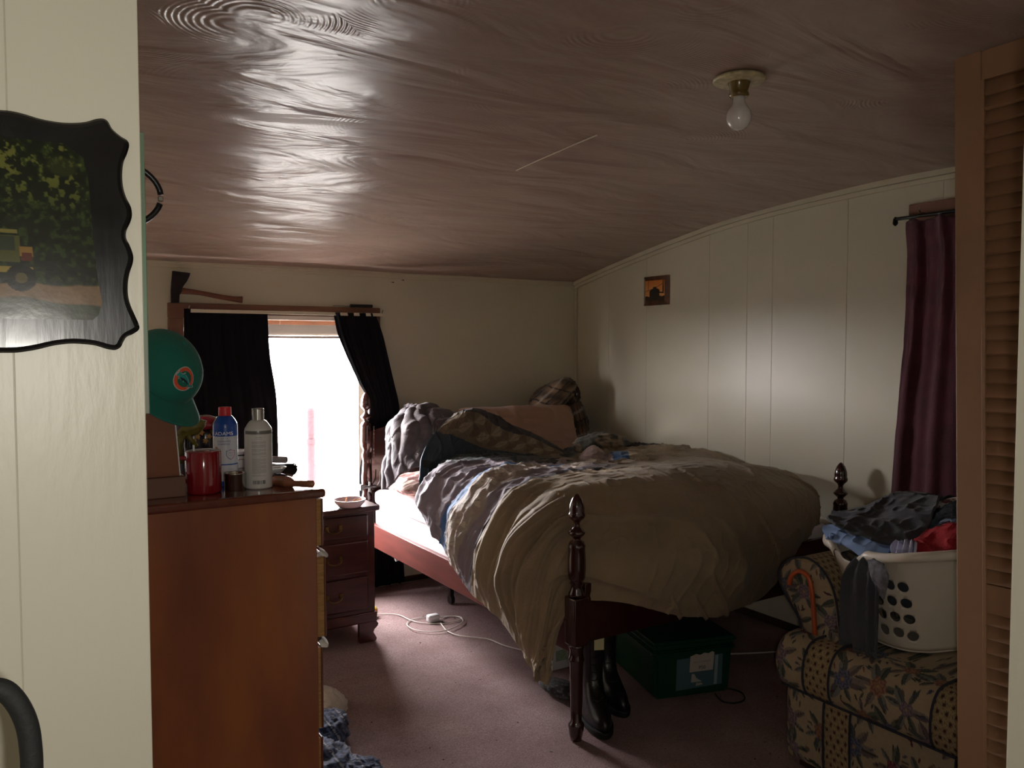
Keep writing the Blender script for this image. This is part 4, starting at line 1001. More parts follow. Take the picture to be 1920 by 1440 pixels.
def leafband(C, m, a, b, base, leafc, leafc2, pitch=.16, w=.11):
    """row of four-petal leaf motifs along a (metres), centred on b=0"""
    C[m] = base
    ca = (np.floor(a / pitch) + .5) * pitch
    x = a - ca; y = b
    r = np.sqrt(x * x + y * y); th = np.arctan2(y, x)
    pet = (np.abs(np.sin(2 * th)) > .55) & (r < w * .62) & (r > .008)
    half = np.sin(2 * th) > 0
    C[m & pet & half] = leafc; C[m & pet & ~half] = leafc2
    vein = pet & (np.abs(np.abs(np.sin(2 * th)) - 1) < .002); C[m & vein] = base * .7
    dia = (np.abs(x - pitch / 2 * np.sign(x + 1e-9)) + np.abs(y) < .028); C[m & dia] = leafc2 * 1.15
    return C

# main comforter -------------------------------------------------
rows = [
 # left hem ............ drape ........ shoulder ... across the top ......... wall side
 [(1.93, 3.80, .69), (1.93, 3.82, .76), (1.98, 3.86, .83), (2.05, 4.02, .86), (2.4, 4.05, .86), (2.8, 4.1, .84), (3.12, 4.15, .84), (3.42, 4.2, .80)],
 [(1.77, 3.69, .69), (1.75, 3.66, .79), (1.85, 3.64, .885), (2.05, 3.66, .91), (2.4, 3.72, .88), (2.8, 3.80, .87), (3.12, 3.88, .87), (3.44, 3.98, .83)],
 [(1.765, 3.43, .53), (1.72, 3.34, .70), (1.83, 3.26, .885), (2.05, 3.30, .925), (2.4, 3.40, .895), (2.8, 3.50, .885), (3.12, 3.62, .90), (3.44, 3.72, .88)],
 [(1.76, 3.16, .40), (1.70, 3.03, .63), (1.82, 2.93, .875), (2.05, 2.98, .925), (2.4, 3.08, .905), (2.8, 3.20, .895), (3.12, 3.33, .89), (3.44, 3.46, .875)],
 [(1.75, 2.91, .357), (1.68, 2.83, .61), (1.80, 2.76, .865), (2.04, 2.78, .935), (2.4, 2.86, .935), (2.8, 2.96, .925), (3.12, 3.06, .905), (3.44, 3.14, .87)],
 [(1.74, 2.72, .305), (1.68, 2.68, .58), (1.79, 2.62, .835), (2.03, 2.60, .915), (2.38, 2.64, .93), (2.78, 2.70, .93), (3.10, 2.76, .90), (3.42, 2.80, .85)],
 [(1.74, 2.64, .245), (1.70, 2.62, .46), (1.79, 2.55, .76), (2.01, 2.455, .82), (2.36, 2.43, .83), (2.76, 2.45, .84), (3.08, 2.50, .83), (3.38, 2.61, .79)],
 [(1.735, 2.585, .215), (1.72, 2.57, .36), (1.80, 2.525, .62), (2.0, 2.365, .66), (2.35, 2.315, .62), (2.74, 2.335, .62), (3.06, 2.40, .67), (3.34, 2.53, .70)],
 [(1.735, 2.53, .207), (1.755, 2.52, .30), (1.83, 2.51, .50), (1.98, 2.395, .525), (2.33, 2.375, .412), (2.72, 2.385, .405), (3.02, 2.44, .53), (3.28, 2.51, .62)],
]
nu, nv = 420, 520
P = crgrid(np.array(rows), nu, nv)
N = normals(P)
if N[200, 300, 2] < 0: N = -N
u = np.linspace(0, 8, nu)[:, None] + np.zeros((1, nv)); v = np.linspace(0, 7, nv)[None, :] + np.zeros((nu, 1))
S_along = P[..., 1]
left = 1 - smooth(v, 1.6, 3.2)          # 1 on the hanging side
foot = smooth(u, 5.0, 6.0)
side = left * (1 - .6 * foot)
# folds parallel to the bands on the hanging side
fu = u + .35 * noise(P3(u * .6, v * .9), 1, 11) + .18 * (v - 1.2)
fold = np.sin(2 * np.pi * fu * .9) + .5 * noise(P3(u * 1.3, v * .6), 1, 14)
fold2 = np.abs(np.sin(np.pi * (fu * 4.3 + .4 * noise(P3(u * 1.5, v * .8), 1, 3)))) - .6
d = side * (.022 * fold + .008 * fold2) * smooth(v, -.2, .9)
# long creases running from the top centre towards the left foot
cre = ridge(P3(u * 1.2 - v * .5, v * .3), 1.0, 21, 3)
d += .020 * cre * smooth(u, 3.2, 4.2) * (1 - smooth(v, 3.0, 4.6))
# soft puffs and wrinkles on top and foot
d += .020 * noise(P, 2.6, 31) * smooth(v, 1.5, 3) + .010 * noise(P, 6.0, 32)
w1 = ridge(P3(P[..., 0] * 8 - P[..., 2] * 4.5, P[..., 1] * 2 + P[..., 2] * 2.6), 1.0, 41, 5)
d += .017 * w1 * (.25 + 1.2 * noise(P, 3, 44).clip(0, 1))
w2 = ridge(P3(P[..., 0] * 22 - P[..., 2] * 9, P[..., 1] * 18 + P[..., 2] * 8), 1.0, 42, 3)
w3 = ridge(P3(P[..., 0] * 8.5 + P[..., 2] * 5.5 + .6 * noise(P, 3, 47), P[..., 2] * 2.2 - P[..., 0] * 1.2), 1.0, 46, 5)
d += foot * .022 * w3 * smooth(noise(P, 4.5, 48), -.1, .4) * smooth(v, 2.6, 3.2)
d += .0045 * w2
crump = 1 - smooth(u, 2.6, 3.4)
d += crump * (.018 * ridge(P * np.array([1, 1.6, 1.2]), 7.0, 51, 1.6) + .008 * ridge(P, 17, 52, 2) + .012 * fbm(P, 9, 3, 53)) * smooth(v, .3, 2.2)
d += crump * side * .006 * ridge(P3(u * 9, v * 2.5), 1, 57, 2)
d -= .012 * ((u > 4.15) & (u < 4.3)) * 0
P = P + N * d[..., None]
P[..., 2] = np.maximum(P[..., 2], .012)
# colours: bands follow the rows
ub = u + .05 * noise(P3(u, v * 2.5), 1, 61) + .08 * noise(P3(0 * u, v * .8), 1, 66)
C = np.zeros((nu, nv, 3)) + beige
arc = np.concatenate([np.zeros((nu, 1)), np.cumsum(np.linalg.norm(np.diff(P, axis=1), axis=2), axis=1)], 1)
C[ub < 3.0] = greyl * .95
def band(a, b, c): C[(ub >= a) & (ub < b)] = c
band(-1, .55, dteal); band(.55, 1.05, dteal * 1.3); band(1.05, 1.88, lav * .95); band(1.88, 2.12, blue_ * 1.25)
m = (ub >= 2.14) & (ub < 2.62); C = leafband(C, m, arc, (ub - 2.38) * .34, lin((164, 152, 142)), lin((196, 186, 172)), lin((176, 160, 150)), .12, .10)
band(2.62, 2.95, lav * .85); band(2.95, 3.05, navy)
m = ((ub >= 2.08) & (ub < 2.14)); C[m] = navy * 1.4
# top centre is darker crumpled green cloth
tc_ = smooth(v, 2.1, 2.6)[..., None] * (1 - smooth(ub, 1.2, 1.5))[..., None]
C = C * (1 - tc_) + (dteal * (1 + .6 * noise(P3(P[..., 0] * 20, P[..., 1] * 20), 1, 9))[..., None]) * tc_
C *= (1 + .05 * fbm(P, 25, 3, 71))[..., None]
rt_ = smooth(v, 3.9, 4.8)[..., None] * smooth(ub, .9, 1.3)[..., None]; C = C * (1 - rt_) + beige * .82 * rt_
# beige field: faint stains
C *= (1 - .16 * smooth(fbm(P, 2.2, 3, 75), .1, .45) * smooth(ub, 3.05, 3.2))[..., None]
M['comforter'] = mat('comforter_cloth', (128, 128, 128), rough=.72, var=.05, vc=True, vs=14, bump=.25, bs=130, sheen=.15, det=6)
com = thing('comforter', 'big rumpled comforter, beige with patterned bands, hanging over the bed side and foot', 'comforter', (2.5, 3.0, .2))
V, F = sheet(P, th=.016, flip=(normals(P)[200, 300, 2] < 0))
obj('main_cover', V, F, M['comforter'], com, True, col=np.concatenate([C.reshape(-1, 3)] * 2).clip(0, 1))

# turned-back corner ------------------------------------------------
def ptsrow(px, Y): 
    Y = np.broadcast_to(np.asarray(Y, float), (len(px),))
    return [at(x, y, 'Y', yy_) for (x, y), yy_ in zip(px, Y)]
G = [
 ptsrow([(789, 956), (812, 938), (846, 886), (900, 872), (950, 874), (1000, 878), (1045, 874), (1078, 868)], [3.78, 3.76, 3.74, 3.74, 3.78, 3.80, 3.82, 3.84]),
 ptsrow([(787, 905), (812, 900), (852, 872), (905, 860), (952, 864), (1000, 871), (1043, 870), (1079, 866)], [3.82, 3.80, 3.79, 3.80, 3.82, 3.84, 3.86, 3.88]),
 ptsrow([(790, 862), (822, 868), (866, 860), (915, 852), (958, 856), (1000, 865), (1041, 867), (1079, 864)], [3.86, 3.84, 3.84, 3.85, 3.86, 3.87, 3.88, 3.90]),
 ptsrow([(803, 828), (836, 836), (876, 842), (918, 846), (958, 851), (998, 858), (1039, 864), (1080, 863)], [3.90, 3.86, 3.86, 3.87, 3.88, 3.89, 3.90, 3.91]),
 ptsrow([(819, 806), (850, 813), (886, 827), (918, 841), (956, 846), (994, 852), (1037, 861), (1081, 862)], [3.93, 3.89, 3.88, 3.88, 3.89, 3.90, 3.91, 3.92]),
 ptsrow([(836, 789), (863, 789), (892, 798), (920, 818), (954, 830), (996, 836), (1040, 851), (1082, 861)], [3.96, 3.93, 3.92, 3.91, 3.92, 3.93, 3.93, 3.94]),
 ptsrow([(848, 782), (870, 776), (895, 777), (924, 795), (953, 810), (998, 822), (1042, 843), (1083, 860)], [4.00, 3.98, 3.97, 3.97, 3.97, 3.97, 3.96, 3.96]),
 ptsrow([(856, 779), (874, 771), (897, 768), (930, 781), (958, 797), (1000, 815), (1044, 838), (1084, 859)], [4.05, 4.04, 4.04, 4.04, 4.03, 4.02, 4.00, 3.98]),
]
G = np.array(G)
back = G[-1].copy(); back[:, 1] += .07; back[:, 2] -= .03
back2 = G[-1].copy(); back2[:, 1] += .12; back2[:, 2] -= .12
G = np.concatenate([G, back[None], back2[None]])
nu, nv = 260, 340
P = crgrid(G, nu, nv); N = normals(P)
if N[120, 150, 1] > 0: N = -N
u = np.linspace(0, 9, nu)[:, None] + np.zeros((1, nv)); v = np.linspace(0, 7, nv)[None, :] + np.zeros((nu, 1))
d = .010 * noise(P, 6, 81) + .006 * ridge(P, 14, 82, 2) + .004 * ridge(P3(v * 4, u * 1.2), 1, 83, 2)
P = P + N * d[..., None]
arc = np.concatenate([np.zeros((nu, 1)), np.cumsum(np.linalg.norm(np.diff(P, axis=1), axis=2), axis=1)], 1)
ub = u + .06 * noise(P3(u, v * 2), 1, 84)
C = np.zeros((nu, nv, 3)) + slate * .62
C[ub < 2.0] = dteal * .8
m = (ub < .55) & (v < 1.25) & (v > .05); C[m] = lin((158, 136, 120)); C[(ub < 1.6) & (ub > .9) & (v < 2)] = slate * .62
C[(ub < .9) & (v > 1.25)] = dteal * .7
m = (ub >= 4.0) & (ub < 6.0)
C = leafband(C, m, arc + .03, (ub - 5.1) * .085, lin((116, 102, 80)), lin((142, 130, 106)), lin((98, 80, 62)), .13, .14)
C[(ub >= 3.85) & (ub < 4.25)] = lin((108, 94, 74))
C[(ub >= 6.0) & (ub < 6.75)] = char * 1.25; C[(ub >= 6.75)] = char * .45
C[(v < .05)] = slate * 1.3
C *= (1 + .06 * fbm(P, 30, 3, 85))[..., None]
V, F = sheet(P, th=.014, flip=(normals(P)[120, 150, 1] > 0))
o = obj('turned_corner', V, F, M['comforter'], com, True, col=np.concatenate([C.reshape(-1, 3)] * 2).clip(0, 1)); o['label'] = 'turned back slate and leaf patterned corner'

# loose folds of the comforter in the middle of the bed
def cloth_lump(name, c, A, m, seed, parent=None, amp=.22, fr=2.2, e=1.0, nu=90, nv=60, col=None, rfr=3.2, ramp=.10):
    def dsp(L): return amp * fbm(L * 1.0, fr * .6, 3, seed) + ramp * (ridge(L, rfr, seed + 3, 1.8) - .4) + ramp * .4 * (ridge(L, rfr * 2.3, seed + 5, 2) - .4)
    V, F, L = lump(c, A, dsp, nu, nv, e)
    cc_ = None if col is None else col(L, V)
    return obj(name, V, F, m, parent, True, col=cc_)
R_, T_, U_ = _rt, tow, upw
X_, Y_ = np.array([1.0, 0, 0]), np.array([0, 1.0, 0])
def fur(L, V): 
    c = np.zeros((len(V), 3)) + lin((158, 136, 132)); return c * (1 + .2 * fbm(V, 60, 3, 5))[:, None]
cloth_lump('fleece_fold', at(1112, 862, 'Y', 3.50), [R_ * .075, T_ * .12, U_ * .070], M['comforter'], 5, com, col=fur, ramp=.05)
def bluecream(L, V):
    c = np.zeros((len(V), 3)) + lin((176, 160, 140)); c[L[:, 0] < .1] = blue_ * .8; c[L[:, 0] < -.55] = lin((150, 138, 140)); return c
cloth_lump('striped_fold', at(1172, 866, 'Y', 3.36), [R_ * .13, T_ * .10, U_ * .050], M['comforter'], 8, com, col=bluecream, ramp=.12)
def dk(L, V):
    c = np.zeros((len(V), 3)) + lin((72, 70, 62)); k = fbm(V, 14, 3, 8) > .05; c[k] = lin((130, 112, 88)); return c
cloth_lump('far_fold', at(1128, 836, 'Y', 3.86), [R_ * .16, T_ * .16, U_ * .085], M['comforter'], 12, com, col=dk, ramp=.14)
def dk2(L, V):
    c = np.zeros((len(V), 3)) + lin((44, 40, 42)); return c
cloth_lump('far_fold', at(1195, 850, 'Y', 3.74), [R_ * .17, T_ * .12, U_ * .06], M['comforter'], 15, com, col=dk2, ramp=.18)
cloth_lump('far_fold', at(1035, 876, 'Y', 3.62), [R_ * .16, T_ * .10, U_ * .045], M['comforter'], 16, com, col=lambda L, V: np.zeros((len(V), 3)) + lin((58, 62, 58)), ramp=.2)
cloth_lump('dark_fold', at(1335, 874, 'Y', 3.10), [X_ * .26 + Y_ * .12, T_ * .05, U_ * .020], M['comforter'], 19, com, col=lambda L, V: np.zeros((len(V), 3)) + lin((96, 92, 84)), ramp=.06)

# grey blanket heap at the head of the bed ---------------------------
G = [
 ptsrow([(714, 917), (729, 915), (758, 888), (790, 875)], [4.22, 4.16, 4.08, 4.02]),
 ptsrow([(720, 880), (736, 872), (760, 858), (795, 852)], [4.25, 4.17, 4.10, 4.04]),
 ptsrow([(731, 845), (745, 838), (768, 824), (805, 822)], [4.29, 4.20, 4.12, 4.07]),
 ptsrow([(727, 813), (745, 802), (776, 792), (815, 797)], [4.36, 4.25, 4.17, 4.12]),
 ptsrow([(742, 786), (758, 775), (788, 772), (832, 788)], [4.40, 4.32, 4.24, 4.18]),
 ptsrow([(765, 764), (782, 762), (804, 763), (852, 782)], [4.42, 4.38, 4.33, 4.26]),
]
G = np.array(G); b1 = G[-1] + (0, .10, -.03); b2 = G[-1] + (.0, .14, -.14)
G = np.concatenate([G, b1[None], b2[None]])
nu, nv = 200, 140
P = crgrid(G, nu, nv); N = normals(P)
if N[90, 70, 1] > 0: N = -N
u = np.linspace(0, 7, nu)[:, None] + np.zeros((1, nv)); v = np.linspace(0, 3, nv)[None, :] + np.zeros((nu, 1))
d = .020 * (np.abs(np.sin(np.pi * (v * 1.5 + .3 * u + .5 * noise(P3(u, v), .8, 91)))) - .5) + .012 * ridge(P * np.array([1, 1, .45]), 10, 92, 2) + .005 * ridge(P * np.array([1, 1, .35]), 26, 93, 2) + .02 * noise(P, 5, 94)
P = P + N * d[..., None]
C = np.zeros((nu, nv, 3)) + lin((104, 97, 103)); k = fbm(P, 7, 4, 95)[..., None]; C = C * (1 - smooth(k, 0, .35) * .55) + lin((84, 70, 68)) * smooth(k, 0, .35) * .55; C[u > 5.2] = lin((44, 36, 34))
C *= (1 + .12 * fbm(P, 70, 2, 96))[..., None]
V, F = sheet(P, th=.012, flip=(normals(P)[90, 70, 1] > 0))
gh = obj('blanket', V, F, M['comforter'], None, True, col=np.concatenate([C.reshape(-1, 3)] * 2).clip(0, 1))
tag(gh, 'crumpled grey flannel blanket heaped over the pillow nearest the window', 'blanket')

# pillows -------------------------------------------------------------
def pillow(name, c, ax, ay, az, m, seed, colf=None, nu=120, nv=80, wr=.16):
    """cushion: ax, ay half-extents in its plane, az half thickness"""
    a = np.linspace(-1, 1, nu); b = np.linspace(-1, 1, nv); A, B = np.meshgrid(a, b, indexing='ij')
    pin = (1 - .10 * (1 - np.abs(A) ** 2) * np.abs(B) ** 4) * (1 - .10 * np.abs(A) ** 8) * (1 + .06 * noise(P3(A * 2.2, B * 0), 1, seed + 8)); pin2 = (1 - .08 * (1 - np.abs(B) ** 2) * np.abs(A) ** 4) * (1 - .08 * np.abs(B) ** 8)
    t = ((1 - np.abs(A) ** 2.4).clip(0, 1) * (1 - np.abs(B) ** 2.2).clip(0, 1)) ** .5
    wob = 1 + .18 * noise(P3(A * 1.6, B * 1.6), 1, seed)
    edge = .055 * ridge(P3(A * 9, B * 2.2), 1, seed + 1, 2) * smooth(np.abs(B), .35, .95) + .05 * ridge(P3(A * 2.2, B * 8), 1, seed + 2, 2) * smooth(np.abs(A), .5, .95)
    V = []
    for s in (1, -1):
        V.append(np.asarray(c) + (A * pin2)[..., None] * ax + (B * pin)[..., None] * ay + (s * (t * wob + edge * s + wr * .6 * ridge(P3(A * 3, B * 3), 1, seed + 4, 2)) * np.where(t > 0, 1, 0))[..., None] * az)
    n = nu * nv; V = np.concatenate([q.reshape(-1, 3) for q in V])
    F = grid_faces(nu, nv).tolist() + (grid_faces(nu, nv, flip=True) + n).tolist()
    bm = bmesh.new(); vs = [bm.verts.new(q) for q in V]
    for f in F:
        try: bm.faces.new([vs[i] for i in f])
        except ValueError: pass
    V2 = V; col = None if colf is None else colf(np.concatenate([A.ravel()] * 2), np.concatenate([B.ravel()] * 2), V)
    bm.free()
    rim = []
    bnd = [(i, 0) for i in range(nu)] + [(nu - 1, j) for j in range(1, nv)] + [(i, nv - 1) for i in range(nu - 2, -1, -1)] + [(0, j) for j in range(nv - 2, 0, -1)]
    bb_ = [i * nv + j for i, j in bnd]
    for k in range(len(bb_)): rim.append([bb_[k], bb_[(k + 1) % len(bb_)], bb_[(k + 1) % len(bb_)] + n, bb_[k] + n])
    return obj(name, V, F + rim, m, None, True, col=col)
M['pillow'] = mat('dusty_pillow_cloth', (168, 132, 112), rough=.7, var=.08, vs=5, bump=.2, bs=60, sheen=.2)
pb = pillow('pillow', (2.80, 4.36, .925), np.array([.45, .0, -.02]), np.array([-.005, .075, .205]), np.array([0, -.125, .03]), M['pillow'], 3)
tag(pb, 'dusty beige pillow leaning on the headboard in front of the plaid blanket', 'pillow')
def floralp(A, B, V):
    c = np.zeros((len(V), 3)) + lin((232, 196, 182)); k = fbm(V, 26, 3, 4); c[k > .12] = lin((186, 118, 104)); c[k > .28] = lin((124, 70, 62)); return c
pf = pillow('pillow', (2.13, 4.24, .712), np.array([.29, .0, 0]), np.array([0, .19, 0]), np.array([0, 0, .062]), M['comforter'], 9, floralp)
tag(pf, 'pinkish floral pillow showing under the grey blanket at the mattress corner', 'pillow')

# plaid blanket in the corner
def plaid(base, dark, light, sc, rot=.6):
    def f(L, V):
        a = L[:, 0] * math.cos(rot) + L[:, 2] * math.sin(rot); b = -L[:, 0] * math.sin(rot) + L[:, 2] * math.cos(rot)
        c = np.zeros((len(V), 3)) + lin(base)
        k = .5 + .5 * np.cos(a * sc); c = c * (1 - .75 * k[:, None] ** 2) + lin(dark) * .75 * k[:, None] ** 2
        k = .5 + .5 * np.cos(b * sc * .8 + 1); c = c * (1 - .6 * k[:, None] ** 3) + lin(dark) * .6 * k[:, None] ** 3
        for q, o_ in ((a, .0), (b, .5)):
            ln = np.abs(((q * sc / 6.283 + o_) % 1) - .5) < .035; c[ln] = lin((22, 16, 14))
        ln = np.abs(((b * sc * .8 / 6.283 + .1) % 1) - .5) < .06; c[ln] = c[ln] * .4 + lin(light) * .6
        return c
    return f
pb_ = thing('plaid_blanket', 'brown plaid fleece blanket bundled up in the corner behind the pillows', 'blanket', (3.2, 4.5, .9))
cA = at(1036, 742, 'Y', 4.50)
cloth_lump('bundle', cA, [R_ * .155 + U_ * .075, T_ * .12, U_ * .088 - R_ * .02], M['comforter'], 31, pb_, amp=.16, ramp=.07, col=plaid((132, 104, 78), (40, 30, 26), (150, 140, 130), 7.5))
cloth_lump('fold', at(1078, 790, 'Y', 4.47), [R_ * .085, T_ * .10, U_ * .17 - R_ * .02], M['comforter'], 34, pb_, amp=.16, ramp=.10, col=plaid((120, 92, 68), (30, 24, 24), (160, 150, 144), 8, .2))
cloth_lump('fold', at(1064, 722, 'Y', 4.46), [R_ * .065, T_ * .07, U_ * .035], M['comforter'], 36, pb_, amp=.12, ramp=.10, col=plaid((112, 84, 62), (34, 26, 24), (130, 120, 110), 6, .9))

# black clamp lamp on the head post
cp = thing('clamp_light', 'black spring clamp gripping the bedpost in front of the black curtain', 'clamp', at(695, 910, 'Y', 4.55))
k0 = at(690, 913, 'Y', 4.54)
obj('jaw', *box(k0 + (-.045, -.012, -.008), k0 + (.055, .012, .008), .004), M['black'], cp)
obj('jaw', *box(k0 + (-.05, -.014, -.018), k0 + (-.03, .014, .018), .004), M['black'], cp)
obj('lever', *tube([k0 + (.05, 0, 0), k0 + (.072, 0, .03), k0 + (.078, 0, .09)], .004, 8, ctrl=14), M['steel'], cp)
obj('screw', *lathe([(.006, -.03), (.006, .03)], k0 + (.01, 0, 0), 12), M['steel'], cp)
bdx = np.array([at(701, 800 + 7 * i, 'Y', 4.55) for i in range(9)])
ch = []
for p in bdx: V_, F_, _ = lump(p, [X_ * .0035, Y_ * .0035, U_ * .0035], None, 8, 6); ch.append((V_, F_))
for a_, b_ in zip(bdx[:-1], bdx[1:]): ch.append(tube([a_, b_], .0008, 4))
obj('pull_chain', *join(ch), M['steel'], cp)['kind'] = 'stuff'

# ------------------------------------------------------------------ sofa
def sofa_paint(U, V, bands, seed=0):
    """printed upholstery: U across, V up (metres)"""
    base = lin((156, 140, 114)); C = np.zeros(U.shape + (3,)) + base
    C *= (1 + .05 * fbm(P3(U, V), 30, 3, seed))[..., None]
    rng = np.random.RandomState(7 + seed)
    u0, u1, v0, v1 = U.min(), U.max(), V.min(), V.max()
    cols = [((74, 32, 44), (118, 62, 72)), ((88, 74, 84), (120, 104, 112)), ((62, 64, 84), (96, 98, 118)), ((110, 74, 60), (140, 104, 84))]
    greens = [((62, 68, 60), (90, 92, 80)), ((74, 78, 76), (108, 108, 102)), ((90, 80, 78), (118, 106, 98))]
    step = .135
    for i in range(int((u1 - u0) / step) + 3):
        for j in range(int((v1 - v0) / step) + 3):
            cx = u0 + (i - .5 + (j % 2) * .5) * step + rng.uniform(-.03, .03); cy = v0 + (j - .5) * step + rng.uniform(-.03, .03)
            rr = np.hypot(U - cx, V - cy); near = rr < .12
            if not near.any(): 
                rng.uniform(size=20); continue
            a0 = rng.uniform(0, 6.28)
            for k in range(6):
                a = a0 + k * 1.05 + rng.uniform(-.3, .3); L = rng.uniform(.026, .046); dd = .045
                f, t, y = leafshape(U, V, cx + dd * math.cos(a), cy + dd * math.sin(a), a, L, L * rng.uniform(.26, .42))
                g = greens[rng.randint(3)]; m = f > 0; C[m] = lin(g[0]); C[m & (y > 0)] = lin(g[1]); C[m & (np.abs(y) < .0009)] = lin((30, 32, 28))
            cc_ = cols[rng.randint(4)]; rad = rng.uniform(.024, .036)
            th = np.arctan2(V - cy, U - cx); npet = rng.randint(5, 8)
            rf = rad * (.72 + .28 * np.abs(np.cos(npet / 2 * (th + a0))))
            m = rr < rf; C[m] = lin(cc_[1]); sh = m & (np.sin(rr * 420 + 2 * np.cos(npet * th)) > .2); C[sh] = lin(cc_[0])
            C[rr < rad * .18] = lin((150, 120, 80))
            for k in range(8):
                a = rng.uniform(0, 6.28); q = rng.uniform(.05, .075); f, t, y = leafshape(U, V, cx + q * math.cos(a), cy + q * math.sin(a), a + rng.uniform(-.6, .6), .013, .0035)
                C[f > 0] = lin(cols[rng.randint(4)][0]) if k % 2 else lin((56, 58, 46))
    for b0, b1 in bands:
        m = (U > b0) & (U < b1)
        x = U - b0; D = np.zeros_like(C) + lin((150, 132, 98))
        s = .024; xi = np.floor(V / s); xx_ = (x + (xi % 2) * s * .6) / (s * 1.2); fx = xx_ - np.floor(xx_) - .5; fy = V / s - xi - .5
        lat = np.abs(np.abs(fx) + np.abs(fy) - .5) < .035; D[lat] = lin((98, 84, 62))
        ov = (fx / .20) ** 2 + (fy / .30) ** 2 < 1; D[ov] = lin((84, 56, 40)); ov = (fx / .10) ** 2 + (fy / .16) ** 2 < 1; D[ov] = lin((40, 26, 24))
        C[m] = D[m]
    return C.clip(0, 1)
M['sofa'] = mat('woven_floral', (128, 128, 128), rough=.9, var=.07, vc=True, vs=80, bump=.25, bs=420)
M['welt'] = mat('navy_welt', (44, 44, 56), rough=.9, var=.3, vs=200)
so_ = thing('sofa', 'floral upholstered sofa with dark piping, standing against the right wall', 'sofa', (2.9, 1.2, 0))
BANDS = [(-1.815, -1.712), (-1.358, -1.245), (-.90, -.79)]
def extr_y(prof, y_end_fn, ylist, name, bands, thick_cols=True):
    """profile rows (x, z) swept along Y; painted"""
    pr = cr(np.array(prof), 130)
    s = np.concatenate([[0], np.cumsum(np.linalg.norm(np.diff(pr, axis=0), axis=1))])
    Yg, Sg = np.meshgrid(ylist, s, indexing='ij')
    X = np.broadcast_to(pr[:, 0], Yg.shape).copy(); Z = np.broadcast_to(pr[:, 1], Yg.shape).copy()
    X, Z = y_end_fn(Yg, X, Z)
    Pq = np.stack([X, Yg, Z], -1)
    C = sofa_paint(-Yg, Sg, bands)
    n = len(ylist); k = len(s)
    V = np.concatenate([Pq.reshape(-1, 3)])
    F = grid_faces(n, k).tolist() + [list(range(k))[::-1], [(n - 1) * k + i for i in range(k)]]
    # close the back
    F += [[i * k, (i + 1) * k, (i + 1) * k + k - 1, i * k + k - 1] for i in range(n - 1)]
    bm = bmesh.new(); vs = [bm.verts.new(q) for q in V]
    for f in F:
        try: bm.faces.new([vs[i] for i in f])
        except ValueError: pass
    bmesh.ops.recalc_face_normals(bm, faces=bm.faces[:]); V2, F2 = bmout(bm)
    return obj(name, V2, F2, M['sofa'], so_, True, col=C.reshape(-1, 3)), pr
yl = np.linspace(.54, 1.950, 520)
cush = [(2.56, .292), (2.42, .290), (2.352, .296), (2.326, .325), (2.318, .37), (2.325, .42), (2.352, .462), (2.40, .478), (2.50, .478), (2.62, .470)]
def cush_end(Y, X, Z):
    ear = smooth(Y, 1.752, 1.762)
    X = np.where(X > 2.42, X * (1 - ear) + np.minimum(X, 2.425 + (X - 2.42) * .03) * ear, X)
    back = X * 1.0
    k = (1 - ear); X = np.where(X > 2.5, 2.5 + (X - 2.5) * (1 + 3.6 * k), X)
    e = ((Y - 1.915) / .035).clip(0, 1); cz_ = .385; Z = cz_ + (Z - cz_) * np.sqrt(1 - .55 * e ** 2); X = np.where(X < 2.4, X + .022 * e ** 2, X)
    Z = Z + .004 * noise(P3(X, Y), 5, 3)
    return X, Z
cu_, prc = extr_y(cush, cush_end, yl, 'seat_cushion', BANDS)
basep = [(2.56, .03), (2.44, .03), (2.385, .032), (2.368, .045), (2.362, .12), (2.360, .20), (2.362, .27), (2.37, .288), (2.45, .289), (2.56, .289)]
def base_end(Y, X, Z):
    e = ((Y - 1.895) / .035).clip(0, 1); X = np.where(X < 2.45, X + .02 * e ** 2, X)
    X = np.where(X > 2.5, 2.5 + (X - 2.5) * 12, X); return X, Z
bs_, prb = extr_y(basep, base_end, np.linspace(.54, 1.930, 520), 'base', [(b[0] + .055, b[1] + .055) for b in BANDS])
for b in BANDS[:2]:
    for e in b:
        pth = [(x - .003, -e, z + (.003 if z > .4 else -.003 if z < .3 else 0)) for x, z in cr(np.array(cush[1:9]), 40)]
        obj('piping', *tube(pth, .0042, 6), M['welt'], so_)
        pth = [(x - .003, -e - .055, z) for x, z in cr(np.array(basep[2:8]), 24)]
        obj('piping', *tube(pth, .0042, 6), M['welt'], so_)
obj('piping', *tube([(2.338, y, .297) for y in np.linspace(.55, 1.92, 60)], .004, 6), M['welt'], so_)
arm = [(1.916, .300), (1.918, .42), (1.930, .470), (1.942, .510), (1.984, .558), (2.020, .605), (2.033, .645), (2.018, .685), (1.985, .715), (1.940, .733), (1.893, .734), (1.845, .710), (1.808, .668), (1.784, .604), (1.768, .50), (1.764, .40), (1.764, .300)]
ar = cr(np.array(arm), 140); sarc = np.concatenate([[0], np.cumsum(np.linalg.norm(np.diff(ar, axis=0), axis=1))])
xa_ = np.concatenate([[2.452, 2.4535, 2.457], np.linspace(2.465, 3.37, 220)])
shr = np.interp(xa_, [2.452, 2.4535, 2.457, 2.465], [.975, .99, .998, 1.0])
cen_a = np.array([1.89, .52])
XX, SS = np.meshgrid(xa_, sarc, indexing='ij')
YZ = cen_a + (ar[None] - cen_a) * shr[:, None, None]
Pq = np.stack([XX, YZ[..., 0], YZ[..., 1]], -1)
C = sofa_paint(XX, SS, [(0, 2.62)], 3)
F = grid_faces(len(xa_), len(sarc)).tolist() + [[0 * 140 + i for i in range(140)][::-1], [(len(xa_) - 1) * 140 + i for i in range(140)]]
bm = bmesh.new(); vs = [bm.verts.new(q) for q in Pq.reshape(-1, 3)]
